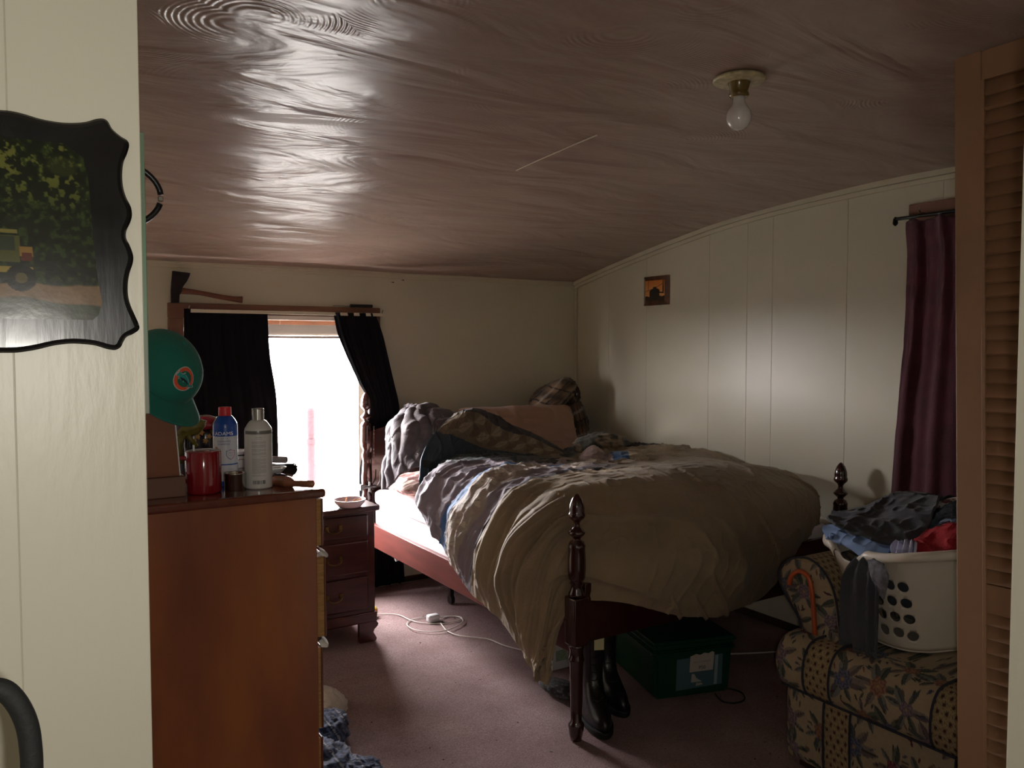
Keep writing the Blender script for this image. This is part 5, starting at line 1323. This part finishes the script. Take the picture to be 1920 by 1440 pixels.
for f in F: bm.faces.new([vs[i] for i in f])
bmesh.ops.recalc_face_normals(bm, faces=bm.faces[:]); V2, F2 = bmout(bm)
obj('arm', V2, F2, M['sofa'], so_, True, col=C.reshape(-1, 3))
# padded front face of the arm
AU, AV = np.meshgrid(np.linspace(0, 1, 120), np.linspace(0, 1, 160), indexing='ij')
half = 70; lft = ar[:half]; rgt = ar[::-1][:half]
zl = np.linspace(.305, .722, 160)
yl_ = np.interp(zl, ar[:half, 1], ar[:half, 0]); kk = np.argmax(ar[:, 1])
L1 = ar[:kk + 1]; R1 = ar[kk:][::-1]
yL = np.interp(zl, L1[:, 1], L1[:, 0]); yR = np.interp(zl, R1[:, 1], R1[:, 0])
Yf = yR[None] + (yL - yR)[None] * (.04 + .92 * AU); Zf = zl[None] + 0 * AU
bul = (1 - (2 * AU - 1) ** 4) * (1 - (2 * AV - 1) ** 8)
Pf = np.stack([2.4505 - .014 * bul, Yf, Zf], -1)
C = sofa_paint(-Yf, Zf, [], 11)
V, F = sheet(Pf, th=.012, flip=True)
bm = bmesh.new(); vs = [bm.verts.new(q) for q in V]
for f in F: bm.faces.new([vs[i] for i in f])
bmesh.ops.recalc_face_normals(bm, faces=bm.faces[:]); V, F = bmout(bm)
obj('arm_front', V, F, M['sofa'], so_, True, col=np.concatenate([C.reshape(-1, 3)] * 2))
obj('piping', *tube([(2.4515, y, z) for y, z in ar], .0045, 6), M['welt'], so_)
obj('back', *rbox((3.05, .56, .28), (3.36, 1.78, .78), e=.35), mat('floral_back_cloth', (120, 104, 84), rough=.9, var=.3, vs=14), so_, True)
for x, y in ((2.42, 1.86), (2.42, .62), (3.30, 1.86), (3.30, .62)):
    obj('foot', *box((x - .025, y - .025, 0), (x + .025, y + .025, .032), .003), M['base'], so_)

# cane between cushion and arm
cn = [at(1480, 1096, 'X', 2.418), at(1484, 1080, 'X', 2.418), at(1499, 1071, 'X', 2.424), at(1514, 1080, 'X', 2.427), at(1521, 1100, 'X', 2.428), at(1525, 1140, 'X', 2.429), at(1528, 1188, 'X', 2.430)]
dn = cn[-1] - cn[-2]; dn = dn / np.linalg.norm(dn)
cn.append(cn[-1] + dn * .12)
ck = obj('cane', *tube(np.array(cn), .0088, 12, ctrl=60), mat('orange_cane_wood', (176, 78, 30), rough=.3, coat=.5, var=.15), None, True)
tag(ck, 'orange brown wooden walking cane with crook handle hooked beside the sofa arm', 'cane')

# ------------------------------------------------------------------ laundry basket
def sqc(t, a, b, n=3.0):
    c, s = np.cos(t), np.sin(t); return np.sign(c) * np.abs(c) ** (2 / n) * a, np.sign(s) * np.abs(s) ** (2 / n) * b
BC = np.array([2.80, 1.645])
def basket_pt(t, h, grow=0.0):
    """t angle, h 0..1 height"""
    a = .265 + .060 * h + grow; b = .175 + .085 * h + grow
    x, y = sqc(t, a, b, 3.4)
    rot = math.radians(12)
    X = BC[0] + x * math.cos(rot) + y * math.sin(rot); Y = BC[1] - x * math.sin(rot) + y * math.cos(rot)
    zr = .800 + .045 * smooth(-(Y - BC[1]), -.05, .25) * smooth(BC[0] - X, -.1, .2)
    dip = np.exp(-((Y - 1.768) / .062) ** 4) * smooth(BC[0] - X, .1, .2); zr = zr - .045 * dip
    return np.stack([X, Y, .483 + (zr - .483) * h], -1)
nt_, nh_ = 200, 26
tt = np.linspace(0, 2 * np.pi, nt_, endpoint=False); hh = np.linspace(0.02, .985, nh_)
TT, HH = np.meshgrid(tt, hh, indexing='ij')
Po = basket_pt(TT, HH); Pi = basket_pt(TT, HH, -.004)
nn = nt_ * nh_
V = np.concatenate([Po.reshape(-1, 3), Pi.reshape(-1, 3)])
F = grid_faces(nt_, nh_, wrap_u=True).tolist() + (grid_faces(nt_, nh_, wrap_u=True, flip=True) + nn).tolist()
F += [[i * nh_ + nh_ - 1, ((i + 1) % nt_) * nh_ + nh_ - 1, nn + ((i + 1) % nt_) * nh_ + nh_ - 1, nn + i * nh_ + nh_ - 1] for i in range(nt_)]
F += [[i * nh_, nn + i * nh_, nn + ((i + 1) % nt_) * nh_, ((i + 1) % nt_) * nh_] for i in range(nt_)]
V, F = fixn(V, F)
bk = thing('laundry_basket', 'off-white plastic laundry basket with round holes, heaped with clothes on the sofa', 'basket', (BC[0], BC[1], .48))
wall_ = obj('basket_wall', V, F, M['basket'], bk, True)
# punch the holes
hits = [(770, 808), (680, 910), (795, 932), (605, 1005), (705, 1030), (820, 1053), (625, 1123), (733, 1150), (848, 1176), (580, 905), (665, 790), (515, 985), (530, 1095), (560, 800), (475, 890), (440, 1080), (460, 790), (420, 970)]
cut = []
def hit_basket(px, py):
    d = _fw + _rt * (px - 960) / FPX - _up * (py - 720) / FPX
    best = None
    flat = Po.reshape(-1, 3); w = flat - _C; t = w @ d / (d @ d); r = np.linalg.norm(w - t[:, None] * d, axis=1)
    k = np.where(r < .012)[0]
    if len(k) == 0: return None
    k = k[np.argmin(t[k])]; i, j = divmod(k, nh_)
    p = _C + d * t[k]; nrm = np.cross(Po[(i + 1) % nt_, j] - Po[i - 1, j], Po[i, min(j + 1, nh_ - 1)] - Po[i, max(j - 1, 0)]); nrm /= np.linalg.norm(nrm)
    return p, nrm
for a, b in hits:
    r_ = hit_basket(1500 + a / 4, 900 + b / 4)
    if r_: p, nrm = r_; cut.append(tube([p - nrm * .04, p + nrm * .04], .0178, 24))
cV, cF = fixn(*join(cut))
cme = bpy.data.meshes.new('cutter'); cme.from_pydata((cV - WL[bk.name]).tolist(), [], cF); cme.update()
cob = bpy.data.objects.new('cutter', cme); COL.objects.link(cob); cob.location = Vector(bk.location)
md = wall_.modifiers.new('b', 'BOOLEAN'); md.object = cob; md.operation = 'DIFFERENCE'; md.solver = 'EXACT'
bpy.context.view_layer.update()
dg = bpy.context.evaluated_depsgraph_get(); nm = bpy.data.meshes.new_from_object(wall_.evaluated_get(dg))
wall_.modifiers.clear(); wall_.data = nm; bpy.data.objects.remove(cob)
# base and rolled rim with the handle gaps
bo = basket_pt(tt, 0.0, -.002); bt = bo + (0, 0, .012)
V = np.concatenate([bo, bt]); F = [list(range(nt_))[::-1], [nt_ + i for i in range(nt_)]] + [[i, (i + 1) % nt_, nt_ + (i + 1) % nt_, nt_ + i] for i in range(nt_)]
obj('basket_floor', *fixn(V, F), M['basket'], bk)
def rim_run(t0, t1, n):
    t_ = np.linspace(t0, t1, n); prof = [(-.004, -.002), (-.004, .006), (.004, .010), (.016, .009), (.024, .004), (.025, -.012), (.022, -.022), (.019, -.022), (.020, -.006), (.013, .002), (.002, .002)]
    rows_ = []
    for g, z in prof: q = basket_pt(t_, 1.0, g); q[:, 2] += z; rows_.append(q)
    R2 = np.array(rows_); k = len(prof)
    V = R2.transpose(1, 0, 2).reshape(-1, 3); F = grid_faces(n, k, wrap_v=True).tolist() + [list(range(k)), [(n - 1) * k + i for i in range(k)][::-1]]
    return fixn(V, F)
# find the handle angles on the camera side
yy_b = basket_pt(tt, 1.0)
cand = [i for i in range(nt_) if yy_b[i, 0] < BC[0] - .1]
def ang_at(y): i = min(cand, key=lambda i: abs(yy_b[i, 1] - y)); return tt[i]
tA, tB = sorted((ang_at(1.70), ang_at(1.815)))
obj('rim', *rim_run(tB, tA + 2 * np.pi, 220), M['basket'], bk, True)

# clothes -------------------------------------------------------------
def garment(name, label, cat, rows_px, m, seed, nu=110, nv=130, amp=.012, th=.006, col=None, fold=0, group=None):
    """rows of ((x, y), plane axis, value)"""
    G = np.array([[at(x, y, ax, val) for (x, y, ax, val) in r] for r in rows_px])
    P = crgrid(G, nu, nv); N = normals(P); mid = P[nu // 2, nv // 2]
    if (N[nu // 2, nv // 2] @ (_C - mid)) < 0: N = -N
    u = np.linspace(0, 1, nu)[:, None] + np.zeros((1, nv)); v = np.linspace(0, 1, nv)[None] + np.zeros((nu, 1))
    d = amp * ridge(P, 9, seed, 2) + amp * .5 * ridge(P, 22, seed + 1, 2) + amp * .8 * noise(P, 6, seed + 2)
    if fold: d += amp * 1.2 * np.sin(2 * np.pi * (fold * v + .3 * noise(P3(u * 2, v * 2), 1, seed)))
    P = P + N * d[..., None]
    V, F = fixn(*sheet(P, th=th, flip=(normals(P)[nu // 2, nv // 2] @ (_C - mid)) < 0))
    return tag(obj(name, V, F, m, None, True), label, cat, group)
def X4(pts, ax, vals): return [(x, y, ax, v_) for (x, y), v_ in zip(pts, vals)]
M['charcoal'] = mat('charcoal_jersey', (58, 58, 62), rough=.95, var=.12, bump=.2, bs=260, sheen=.1)
M['grey_j'] = mat('dark_grey_jersey', (72, 74, 80), rough=.95, var=.12, bump=.2, bs=260, sheen=.1)
M['lblue'] = mat('pale_blue_cotton', (132, 158, 200), rough=.9, var=.06, bump=.2, bs=160)
M['red_c'] = mat('red_cotton', (150, 20, 30), rough=.9, var=.12, bump=.2, bs=160)
M['blackc'] = mat('black_cotton', (20, 20, 24), rough=.9, var=.2, bump=.2, bs=160)
M['knit'] = mat('grey_blue_knit', (96, 108, 124), rough=.95, var=.35, vs=60, bump=.5, bs=200)
M['lilac'] = mat('pale_lilac_cotton', (188, 188, 214), rough=.9, var=.06, bump=.2, bs=160)
garment('sweatpants', 'dark grey sweatpants heaped on top of the laundry basket', 'trousers', [
 X4([(1568, 980), (1600, 1000), (1640, 1018), (1690, 1024), (1730, 1010)], 'X', [2.50, 2.50, 2.52, 2.56, 2.62]),
 X4([(1553, 966), (1590, 975), (1640, 990), (1690, 996), (1745, 985)], 'X', [2.54, 2.56, 2.58, 2.62, 2.68]),
 X4([(1565, 958), (1600, 957), (1645, 958), (1695, 960), (1755, 955)], 'X', [2.64, 2.68, 2.70, 2.72, 2.76]),
 X4([(1588, 957), (1620, 952), (1655, 942), (1700, 936), (1762, 938)], 'X', [2.72, 2.78, 2.80, 2.82, 2.86]),
 X4([(1600, 958), (1630, 953), (1665, 935), (1705, 931), (1768, 945)], 'X', [2.80, 2.90, 2.92, 2.94, 2.96]),
 X4([(1610, 990), (1640, 990), (1675, 985), (1712, 980), (1772, 985)], 'X', [2.84, 2.96, 2.99, 3.0, 3.02])], M['charcoal'], 3, amp=.014, th=.010)
garment('towel', 'pale blue towel draped along the left rim of the laundry basket', 'towel', [
 X4([(1558, 1006), (1590, 1026), (1618, 1044), (1650, 1046)], 'X', [2.50, 2.47, 2.455, 2.47]),
 X4([(1545, 1000), (1585, 1010), (1620, 1028), (1665, 1036)], 'X', [2.52, 2.49, 2.475, 2.50]),
 X4([(1542, 990), (1580, 995), (1620, 1010), (1675, 1026)], 'X', [2.55, 2.53, 2.52, 2.55]),
 X4([(1550, 984), (1585, 984), (1625, 998), (1680, 1018)], 'X', [2.60, 2.60, 2.58, 2.60])], M['lblue'], 13, amp=.010, th=.012)
garment('sweatshirt', 'dark grey garment hanging out through the handle gap of the laundry basket', 'garment', [
 X4([(1606, 1052), (1622, 1047), (1638, 1048), (1652, 1052)], 'X', [2.475, 2.47, 2.465, 2.465]),
 X4([(1594, 1064), (1612, 1056), (1632, 1060), (1655, 1066)], 'X', [2.44, 2.435, 2.43, 2.425]),
 X4([(1585, 1080), (1605, 1078), (1628, 1085), (1652, 1090)], 'X', [2.435, 2.43, 2.42, 2.42]),
 X4([(1582, 1115), (1602, 1115), (1626, 1118), (1648, 1112)], 'X', [2.44, 2.43, 2.42, 2.42]),
 X4([(1580, 1160), (1600, 1162), (1624, 1164), (1646, 1160)], 'X', [2.44, 2.435, 2.43, 2.43]),
 X4([(1577, 1208), (1598, 1215), (1622, 1222), (1642, 1218)], 'X', [2.44, 2.43, 2.42, 2.42]),
 X4([(1585, 1214), (1602, 1222), (1622, 1236), (1638, 1228)], 'X', [2.43, 2.42, 2.405, 2.41])], M['grey_j'], 23, amp=.008, th=.010, fold=3)
garment('sleeve_cloth', 'worn grey cloth tip hanging right of the dark garment on the basket', 'garment', [
 X4([(1628, 1050), (1640, 1050), (1655, 1058)], 'X', [2.425, 2.42, 2.42]), X4([(1632, 1075), (1648, 1075), (1665, 1075)], 'X', [2.405, 2.40, 2.40]),
 X4([(1640, 1095), (1652, 1097), (1666, 1092)], 'X', [2.405, 2.40, 2.405]), X4([(1652, 1118), (1655, 1123), (1659, 1122)], 'X', [2.41, 2.41, 2.415])], mat('worn_grey', (112, 112, 118), rough=.95, var=.35, vs=50, bump=.2, bs=200), 27, 60, 50, amp=.005, th=.006)
garment('shirt', 'red shirt stuffed in the right side of the laundry basket', 'shirt', [
 X4([(1712, 1040), (1745, 1042), (1780, 1042), (1830, 1048)], 'X', [2.52, 2.54, 2.56, 2.60]), X4([(1716, 1022), (1748, 1020), (1785, 1018), (1835, 1020)], 'X', [2.56, 2.57, 2.58, 2.62]),
 X4([(1730, 1004), (1755, 1000), (1785, 992), (1835, 990)], 'X', [2.62, 2.62, 2.62, 2.66]), X4([(1745, 1000), (1765, 996), (1790, 986), (1835, 984)], 'X', [2.74, 2.74, 2.74, 2.76])], M['red_c'], 33, amp=.016, th=.010)
garment('sock', 'pale lilac bunched sock on the near rim of the laundry basket', 'sock', [
 X4([(1668, 1036), (1685, 1040), (1700, 1042), (1714, 1040)], 'X', [2.50, 2.50, 2.50, 2.51]), X4([(1670, 1026), (1686, 1026), (1702, 1024), (1714, 1026)], 'X', [2.51, 2.51, 2.51, 2.52]),
 X4([(1680, 1022), (1692, 1019), (1704, 1018), (1712, 1022)], 'X', [2.55, 2.55, 2.55, 2.55])], M['lilac'], 37, 60, 70, amp=.008, th=.008, fold=4)
garment('sweater', 'grey blue knitted sweater showing behind the red shirt in the basket', 'sweater', [
 X4([(1728, 1004), (1752, 998), (1775, 988), (1830, 980)], 'X', [2.70, 2.70, 2.70, 2.70]), X4([(1740, 988), (1760, 982), (1780, 972), (1830, 965)], 'X', [2.76, 2.76, 2.76, 2.76]),
 X4([(1754, 972), (1766, 962), (1785, 954), (1830, 950)], 'X', [2.84, 2.84, 2.84, 2.84]), X4([(1765, 955), (1775, 950), (1790, 945), (1830, 942)], 'X', [2.90, 2.90, 2.90, 2.90])], M['knit'], 43, amp=.014, th=.010)
garment('dark_top', 'black top at the back of the laundry basket against the maroon curtain', 'garment', [
 X4([(1745, 975), (1765, 965), (1790, 960), (1830, 960)], 'X', [2.92, 2.92, 2.92, 2.92]), X4([(1748, 945), (1765, 940), (1790, 940), (1830, 940)], 'X', [2.98, 2.98, 2.98, 2.98]), X4([(1752, 936), (1768, 934), (1790, 936), (1830, 936)], 'X', [3.02, 3.02, 3.02, 3.02])], M['blackc'], 47, 60, 60, amp=.010, th=.010)
def pw(L, V):
    c = np.zeros((len(V), 3)) + lin((190, 180, 174)); c[fbm(V, 60, 2, 3) > .1] = lin((110, 60, 62)); return c
lw = cloth_lump('patterned_cloth', at(1785, 942, 'X', 2.93), [R_ * .055 + U_ * .012, T_ * .03, U_ * .014], M['comforter'], 51, None, col=pw)
tag(lw, 'small white and red patterned cloth on top of the black top in the basket', 'cloth')
fill = obj('hidden_laundry', *lump((BC[0], BC[1], .66), [X_ * .22, Y_ * .15, U_ * .13], lambda L: .1 * fbm(L, 2, 3, 4), 48, 32)[:2], M['grey_j'], None, True)
tag(fill, 'grey crumpled clothes filling the laundry basket, seen through its round holes', 'clothes')

# ------------------------------------------------------------------ under the bed
tote = thing('storage_tote', 'dark green plastic storage tote with a taped label under the bed foot', 'storage box', (2.55, 2.67, 0))
ex = np.array([.355, -.100]); ex /= np.linalg.norm(ex); ey = np.array([-ex[1], ex[0]])
t0 = np.array([2.300, 2.548])
def tp(a, b, z): return np.array([*(t0 + ex * a + ey * b), z])
def tote_shell(a0, a1, b0, b1, z0, z1, tap, m, name):
    c = [(a0 + tap, b0 + tap, z0), (a1 - tap, b0 + tap, z0), (a1 - tap, b1 - tap, z0), (a0 + tap, b1 - tap, z0), (a0, b0, z1), (a1, b0, z1), (a1, b1, z1), (a0, b1, z1)]
    V = [tp(*q) for q in c]; F = [[3, 2, 1, 0], [4, 5, 6, 7], [0, 1, 5, 4], [1, 2, 6, 5], [2, 3, 7, 6], [3, 0, 4, 7]]
    bm = bmesh.new(); vs = [bm.verts.new(q) for q in V]
    for f in F: bm.faces.new([vs[i] for i in f])
    bmesh.ops.recalc_face_normals(bm, faces=bm.faces[:]); bmesh.ops.bevel(bm, geom=bm.edges[:], offset=.012, segments=3, affect='EDGES')
    return obj(name, *bmout(bm), m, tote)
M['green_p'] = mat('green_plastic', (12, 62, 38), rough=.35, var=.1)
tote_shell(0, .375, 0, .50, 0.0, .225, .012, M['green_p'], 'tub')
tote_shell(-.014, .389, -.014, .514, .222, .252, 0, M['green_p'], 'lid')
tote_shell(-.008, .383, -.010, .51, .195, .208, 0, M['green_p'], 'rib')
def flatart(pts, lift, m, name, parent):
    V = [tp(a, -.0 - lift + .012 * (1 - z / .225), z) for a, z in pts]; return obj(name, V, [list(range(len(pts)))[::-1]], m, parent)
obj_l = flatart([(.105, .032), (.325, .040), (.325, .176), (.105, .170)], .0015, mat('clear_film_label', (78, 110, 118), rough=.3, var=.06), 'label_sheet', tote)
flatart([(.166, .108), (.278, .109), (.283, .186), (.272, .192), (.255, .184), (.235, .189), (.215, .181), (.195, .187), (.168, .178)], .0030, mat('paper_label', (196, 188, 178), rough=.8, var=.04), 'paper_label', tote)
flatart([(.175, .062), (.228, .062), (.200, .080), (.190, .098), (.178, .100)], .0030, mat('paper_scrap', (186, 182, 176), rough=.8, var=.04), 'paper_scrap', tote)
flatart([(.198, .044), (.232, .047), (.228, .056), (.200, .058)], .0030, mat('paper_scrap2', (176, 172, 166), rough=.8, var=.04), 'paper_scrap', tote)
flatart([(.285, .042), (.300, .042), (.303, .172), (.288, .172)], .0026, mat('tape', (150, 170, 174), rough=.2, var=.04), 'tape', tote)
def tote_text(s, size, a, z, m):
    V, F = text_geo(s, size); V = np.array([tp(a + x, -.0042 + .012 * (1 - (z + y) / .225), z + y) for x, y, _ in V]); obj('lettering', V, F, m, tote)
tote_text('P50', .022, .226, .124, M['ink_k']); tote_text('MULTI-POPPERY', .0115, .224, .150, M['ink_g'])
# boots
M['leather'] = mat('black_leather', (22, 20, 20), rough=.32, var=.3, vs=30, bump=.15, bs=60, coat=.15)
M['sole'] = mat('black_rubber', (14, 14, 14), rough=.7, var=.2)
def boot(c, ang, label, lean=0.0):
    fx = np.array([math.cos(ang), math.sin(ang), 0]); sx = np.array([-fx[1], fx[0], 0]); c = np.array([*c, 0.0])
    b = thing('boot', label, 'boot', c)
    # sections from sole up: (z, centre forward offset, half length, half width)
    secs = [(.022, .0, .140, .048), (.035, .0, .146, .052), (.06, -.004, .143, .050), (.085, -.018, .120, .047), (.105, -.038, .092, .044), (.125, -.052, .070, .042), (.16, -.062, .055, .042), (.21, -.066, .052, .044), (.27, -.068, .056, .048), (.33, -.068, .060, .050), (.345, -.068, .060, .050), (.345, -.068, .052, .043), (.30, -.068, .050, .042)]
    t_ = np.linspace(0, 2 * np.pi, 36, endpoint=False); V = []
    for z, o_, hl, hw in secs:
        cx, sy = np.sign(np.cos(t_)) * np.abs(np.cos(t_)) ** .85 * hl, np.sin(t_) * hw
        w = 1 - .22 * (cx / max(hl, .01)) ** 2 if z < .1 else 1
        V.append(c + fx * (o_ + cx)[:, None] + sx * (sy * w + lean * z)[:, None] + np.array([0, 0, z]))
    V = np.array(V).reshape(-1, 3); F = grid_faces(len(secs), 36, wrap_v=True).tolist() + [list(range(36)), [(len(secs) - 1) * 36 + i for i in range(36)][::-1]]
    obj('upper', *fixn(V, F), M['leather'], b, True)
    V = []
    for z, k in ((0, .97), (.006, 1.02), (.022, 1.04), (.027, 1.02)):
        hl, hw = .150 * k, .055 * k; cx, sy = np.sign(np.cos(t_)) * np.abs(np.cos(t_)) ** .8 * hl, np.sin(t_) * hw * (1 - .2 * (np.cos(t_)) ** 2)
        V.append(c + fx * cx[:, None] + sx * sy[:, None] + np.array([0, 0, z]))
    F = grid_faces(4, 36, wrap_v=True).tolist() + [list(range(36)), [3 * 36 + i for i in range(36)][::-1]]
    obj('sole', *fixn(np.array(V).reshape(-1, 3), F), M['sole'], b)
    lc = []
    for i in range(7):
        z = .11 + i * .030; f0 = .012 - .006 * i if i < 3 else -.008
        hl = np.interp(z, [s[0] for s in secs[:10]], [s[1] + s[2] for s in secs[:10]])
        p = c + fx * (hl + .003) + np.array([0, 0, z]); lc.append(tube([p - sx * .022 - fx * .012, p, p + sx * .022 - fx * .012 + (0, 0, .012)], .0022, 5, ctrl=8))
    obj('laces', *join(lc), M['sole'], b)['kind'] = 'stuff'
    tg = c + fx * (-.01) + np.array([0, 0, .318])
    zt_ = .325
    p = c + fx * (-.068 + .062) + sx * (.012) + np.array([0, 0, zt_])
    q = [p - sx * .020 + (0, 0, -.030), p + sx * .020 + (0, 0, -.030), p + sx * .020 + (0, 0, .020), p - sx * .020 + (0, 0, .022)]
    obj('tongue_label', *fixn(*prism([r + fx * .006 for r in q], fx * .002)), mat('pale_yellow_tag', (206, 200, 150), rough=.7, var=.06), b)['label'] = 'pale yellow tongue label'
    return b
boot((1.975, 2.530), math.radians(-112), 'black lace-up boot with yellow tag beside the front bedpost, nearer the camera')
boot((2.140, 2.640), math.radians(-105), 'black lace-up boot with yellow tag standing behind its mate, nearer the green tote')
# slipper and papers behind the hanging comforter
def dotp(L, V):
    c = np.zeros((len(V), 3)) + lin((18, 17, 20)); c[fbm(V, 90, 2, 6) > .25] = lin((84, 82, 88)); return c
sl = cloth_lump('slipper', at(1050, 1290, 'Z', .035), [X_ * .05, np.array([-.02, .11, 0]), U_ * .034], M['comforter'], 61, None, amp=.1, ramp=.04, col=dotp)
tag(sl, 'black patterned slipper on the carpet under the hanging comforter corner', 'slipper')
pp = thing('paper_packet', 'white paper packet standing behind the comforter tip and the bedpost', 'packet', at(1052, 1254, 'Z', 0))
pk = at(1052, 1254, 'Z', 0); pky = pk[1]
obj('packet', *box((pk[0] - .050, pky, 0), (pk[0] + .060, pky + .03, .115), .002), M['white_p'], pp)
obj('print', *box((pk[0] - .030, pky - .0015, .040), (pk[0] + .03, pky, .090)), mat('pale_green_print', (150, 170, 140), rough=.7, var=.3, vs=120), pp)
# cables
M['cable'] = mat('white_cable', (214, 208, 200), rough=.5, var=.05)
ch_ = thing('phone_charger', 'white power adapter with its looped white cable on the carpet by the nightstand', 'charger', at(812, 1168, 'Z', 0))
pA = at(812, 1166, 'Z', 0)
V, F = box(pA + (-.034, -.020, .001), pA + (.034, .022, .042), .010, 3)
obj('adapter', V, F, M['white_p'], ch_, True)
def fp(*p, z=.004): return [at(x, y, 'Z', z) for x, y in p]
loop = fp((700, 1153), (722, 1151), (748, 1153), (768, 1162), (792, 1168), (830, 1169), (858, 1163), (866, 1158), (850, 1155), (820, 1157), (790, 1158), (768, 1164), (764, 1174), (780, 1183), (812, 1186), (840, 1182), (862, 1172), (868, 1164), (858, 1156), (838, 1156), (824, 1164))
lp = np.array(loop); lp[12:18, 2] += .004
obj('cable', *tube(lp, .0026, 6, ctrl=220), M['cable'], ch_, True)
c2_ = np.array(fp((826, 1168), (832, 1176), (840, 1184), (862, 1192), (898, 1196), (918, 1199), (945, 1210), (975, 1218), (1010, 1224)))
obj('cable', *tube(c2_, .0030, 6, ctrl=80), M['cable'], ch_, True)
rp_ = np.array(fp((1370, 1226), (1400, 1225), (1430, 1223.5), (1456, 1222), (1480, 1221)))
tag(obj('cable', *tube(rp_, .0042, 6, ctrl=20), M['cable'], None, True), 'straight white cord on the carpet between the green tote and the sofa', 'cable')
bc_ = np.array(fp((1340, 1300), (1355, 1315), (1378, 1318), (1395, 1312), (1392, 1300), (1372, 1292), (1350, 1290)))
tag(obj('cable', *tube(bc_, .0035, 6, ctrl=50), M['black'], None, True), 'thin black cord looped on the carpet in front of the green tote', 'cable')
# little yellow can on its side
kc = at(697, 1146, 'Z', .03)
cn_ = thing('small_can', 'small yellow and red can lying beside the nightstand foot', 'can', (kc[0], kc[1], 0))
axd = np.array([.80, .30, 0]); axd /= np.linalg.norm(axd)
q = []
nz_ = 40; sa_ = np.linspace(-.035, .020, nz_); an_ = np.linspace(0, 2 * np.pi, 40, endpoint=False); sd_ = np.array([-axd[1], axd[0], 0])
SA, AN = np.meshgrid(sa_, an_, indexing='ij')
V = kc + SA[..., None] * axd + .027 * (np.cos(AN)[..., None] * sd_ + np.sin(AN)[..., None] * upw)
C = np.zeros(SA.shape + (3,)) + lin((226, 190, 60)); C[(SA < .0)] = lin((226, 160, 50)); C[(np.abs(SA - .0) < .012) & (np.abs(np.sin(AN * 2)) < .8)] = lin((190, 50, 34)); C[SA > .013] = lin((214, 196, 120))
obj('body', V.reshape(-1, 3), grid_faces(nz_, 40, wrap_v=True, flip=True).tolist() + [list(range(40)), [(nz_ - 1) * 40 + i for i in range(40)][::-1]], M['vcplastic'], cn_, True, col=C.reshape(-1, 3))
obj('end', *tube([kc + axd * .020, kc + axd * .027], [.024, .020], 24), M['steel'], cn_); obj('valve', *tube([kc + axd * .027, kc + axd * .033], .008, 12), M['black'], cn_)
# clothes on the floor by the dresser
w0 = at(618, 1312, 'Z', .04)
wc = cloth_lump('cloth', w0, [R_ * .075 + T_ * .03, T_ * .07, U_ * .050 - R_ * .03], M['comforter'], 71, None, amp=.14, ramp=.08, col=lambda L, V: np.zeros((len(V), 3)) + lin((206, 200, 188)))
tag(wc, 'white cloth lying on the carpet against the dresser', 'cloth')
def bplaid(L, V):
    a = V[:, 0] + .6 * V[:, 2]; b = V[:, 1] - .4 * V[:, 2]
    c = np.zeros((len(V), 3)) + lin((34, 44, 74)); c[np.abs(((a / .032) % 1) - .5) < .14] = lin((84, 104, 142)); c[np.abs(((b / .036) % 1) - .5) < .10] = lin((100, 116, 150)); c[np.abs(((a / .064) % 1) - .5) < .03] = lin((170, 176, 188)); return c * (1 + .3 * fbm(V, 50, 2, 2))[:, None]
fs = thing('flannel_shirt', 'blue plaid flannel shirt crumpled on the carpet along the dresser', 'shirt', at(620, 1400, 'Z', 0))
cloth_lump('sleeve', at(612, 1372, 'Z', .05), [R_ * .075, T_ * .14, U_ * .065], M['comforter'], 81, fs, amp=.2, ramp=.16, col=bplaid)
cloth_lump('body', at(650, 1450, 'Z', .03), [R_ * .13, T_ * .10, U_ * .045], M['comforter'], 84, fs, amp=.2, ramp=.16, col=bplaid)
cloth_lump('body', at(590, 1440, 'Z', .05), [R_ * .12, T_ * .16, U_ * .07], M['comforter'], 87, fs, amp=.2, ramp=.16, col=bplaid)
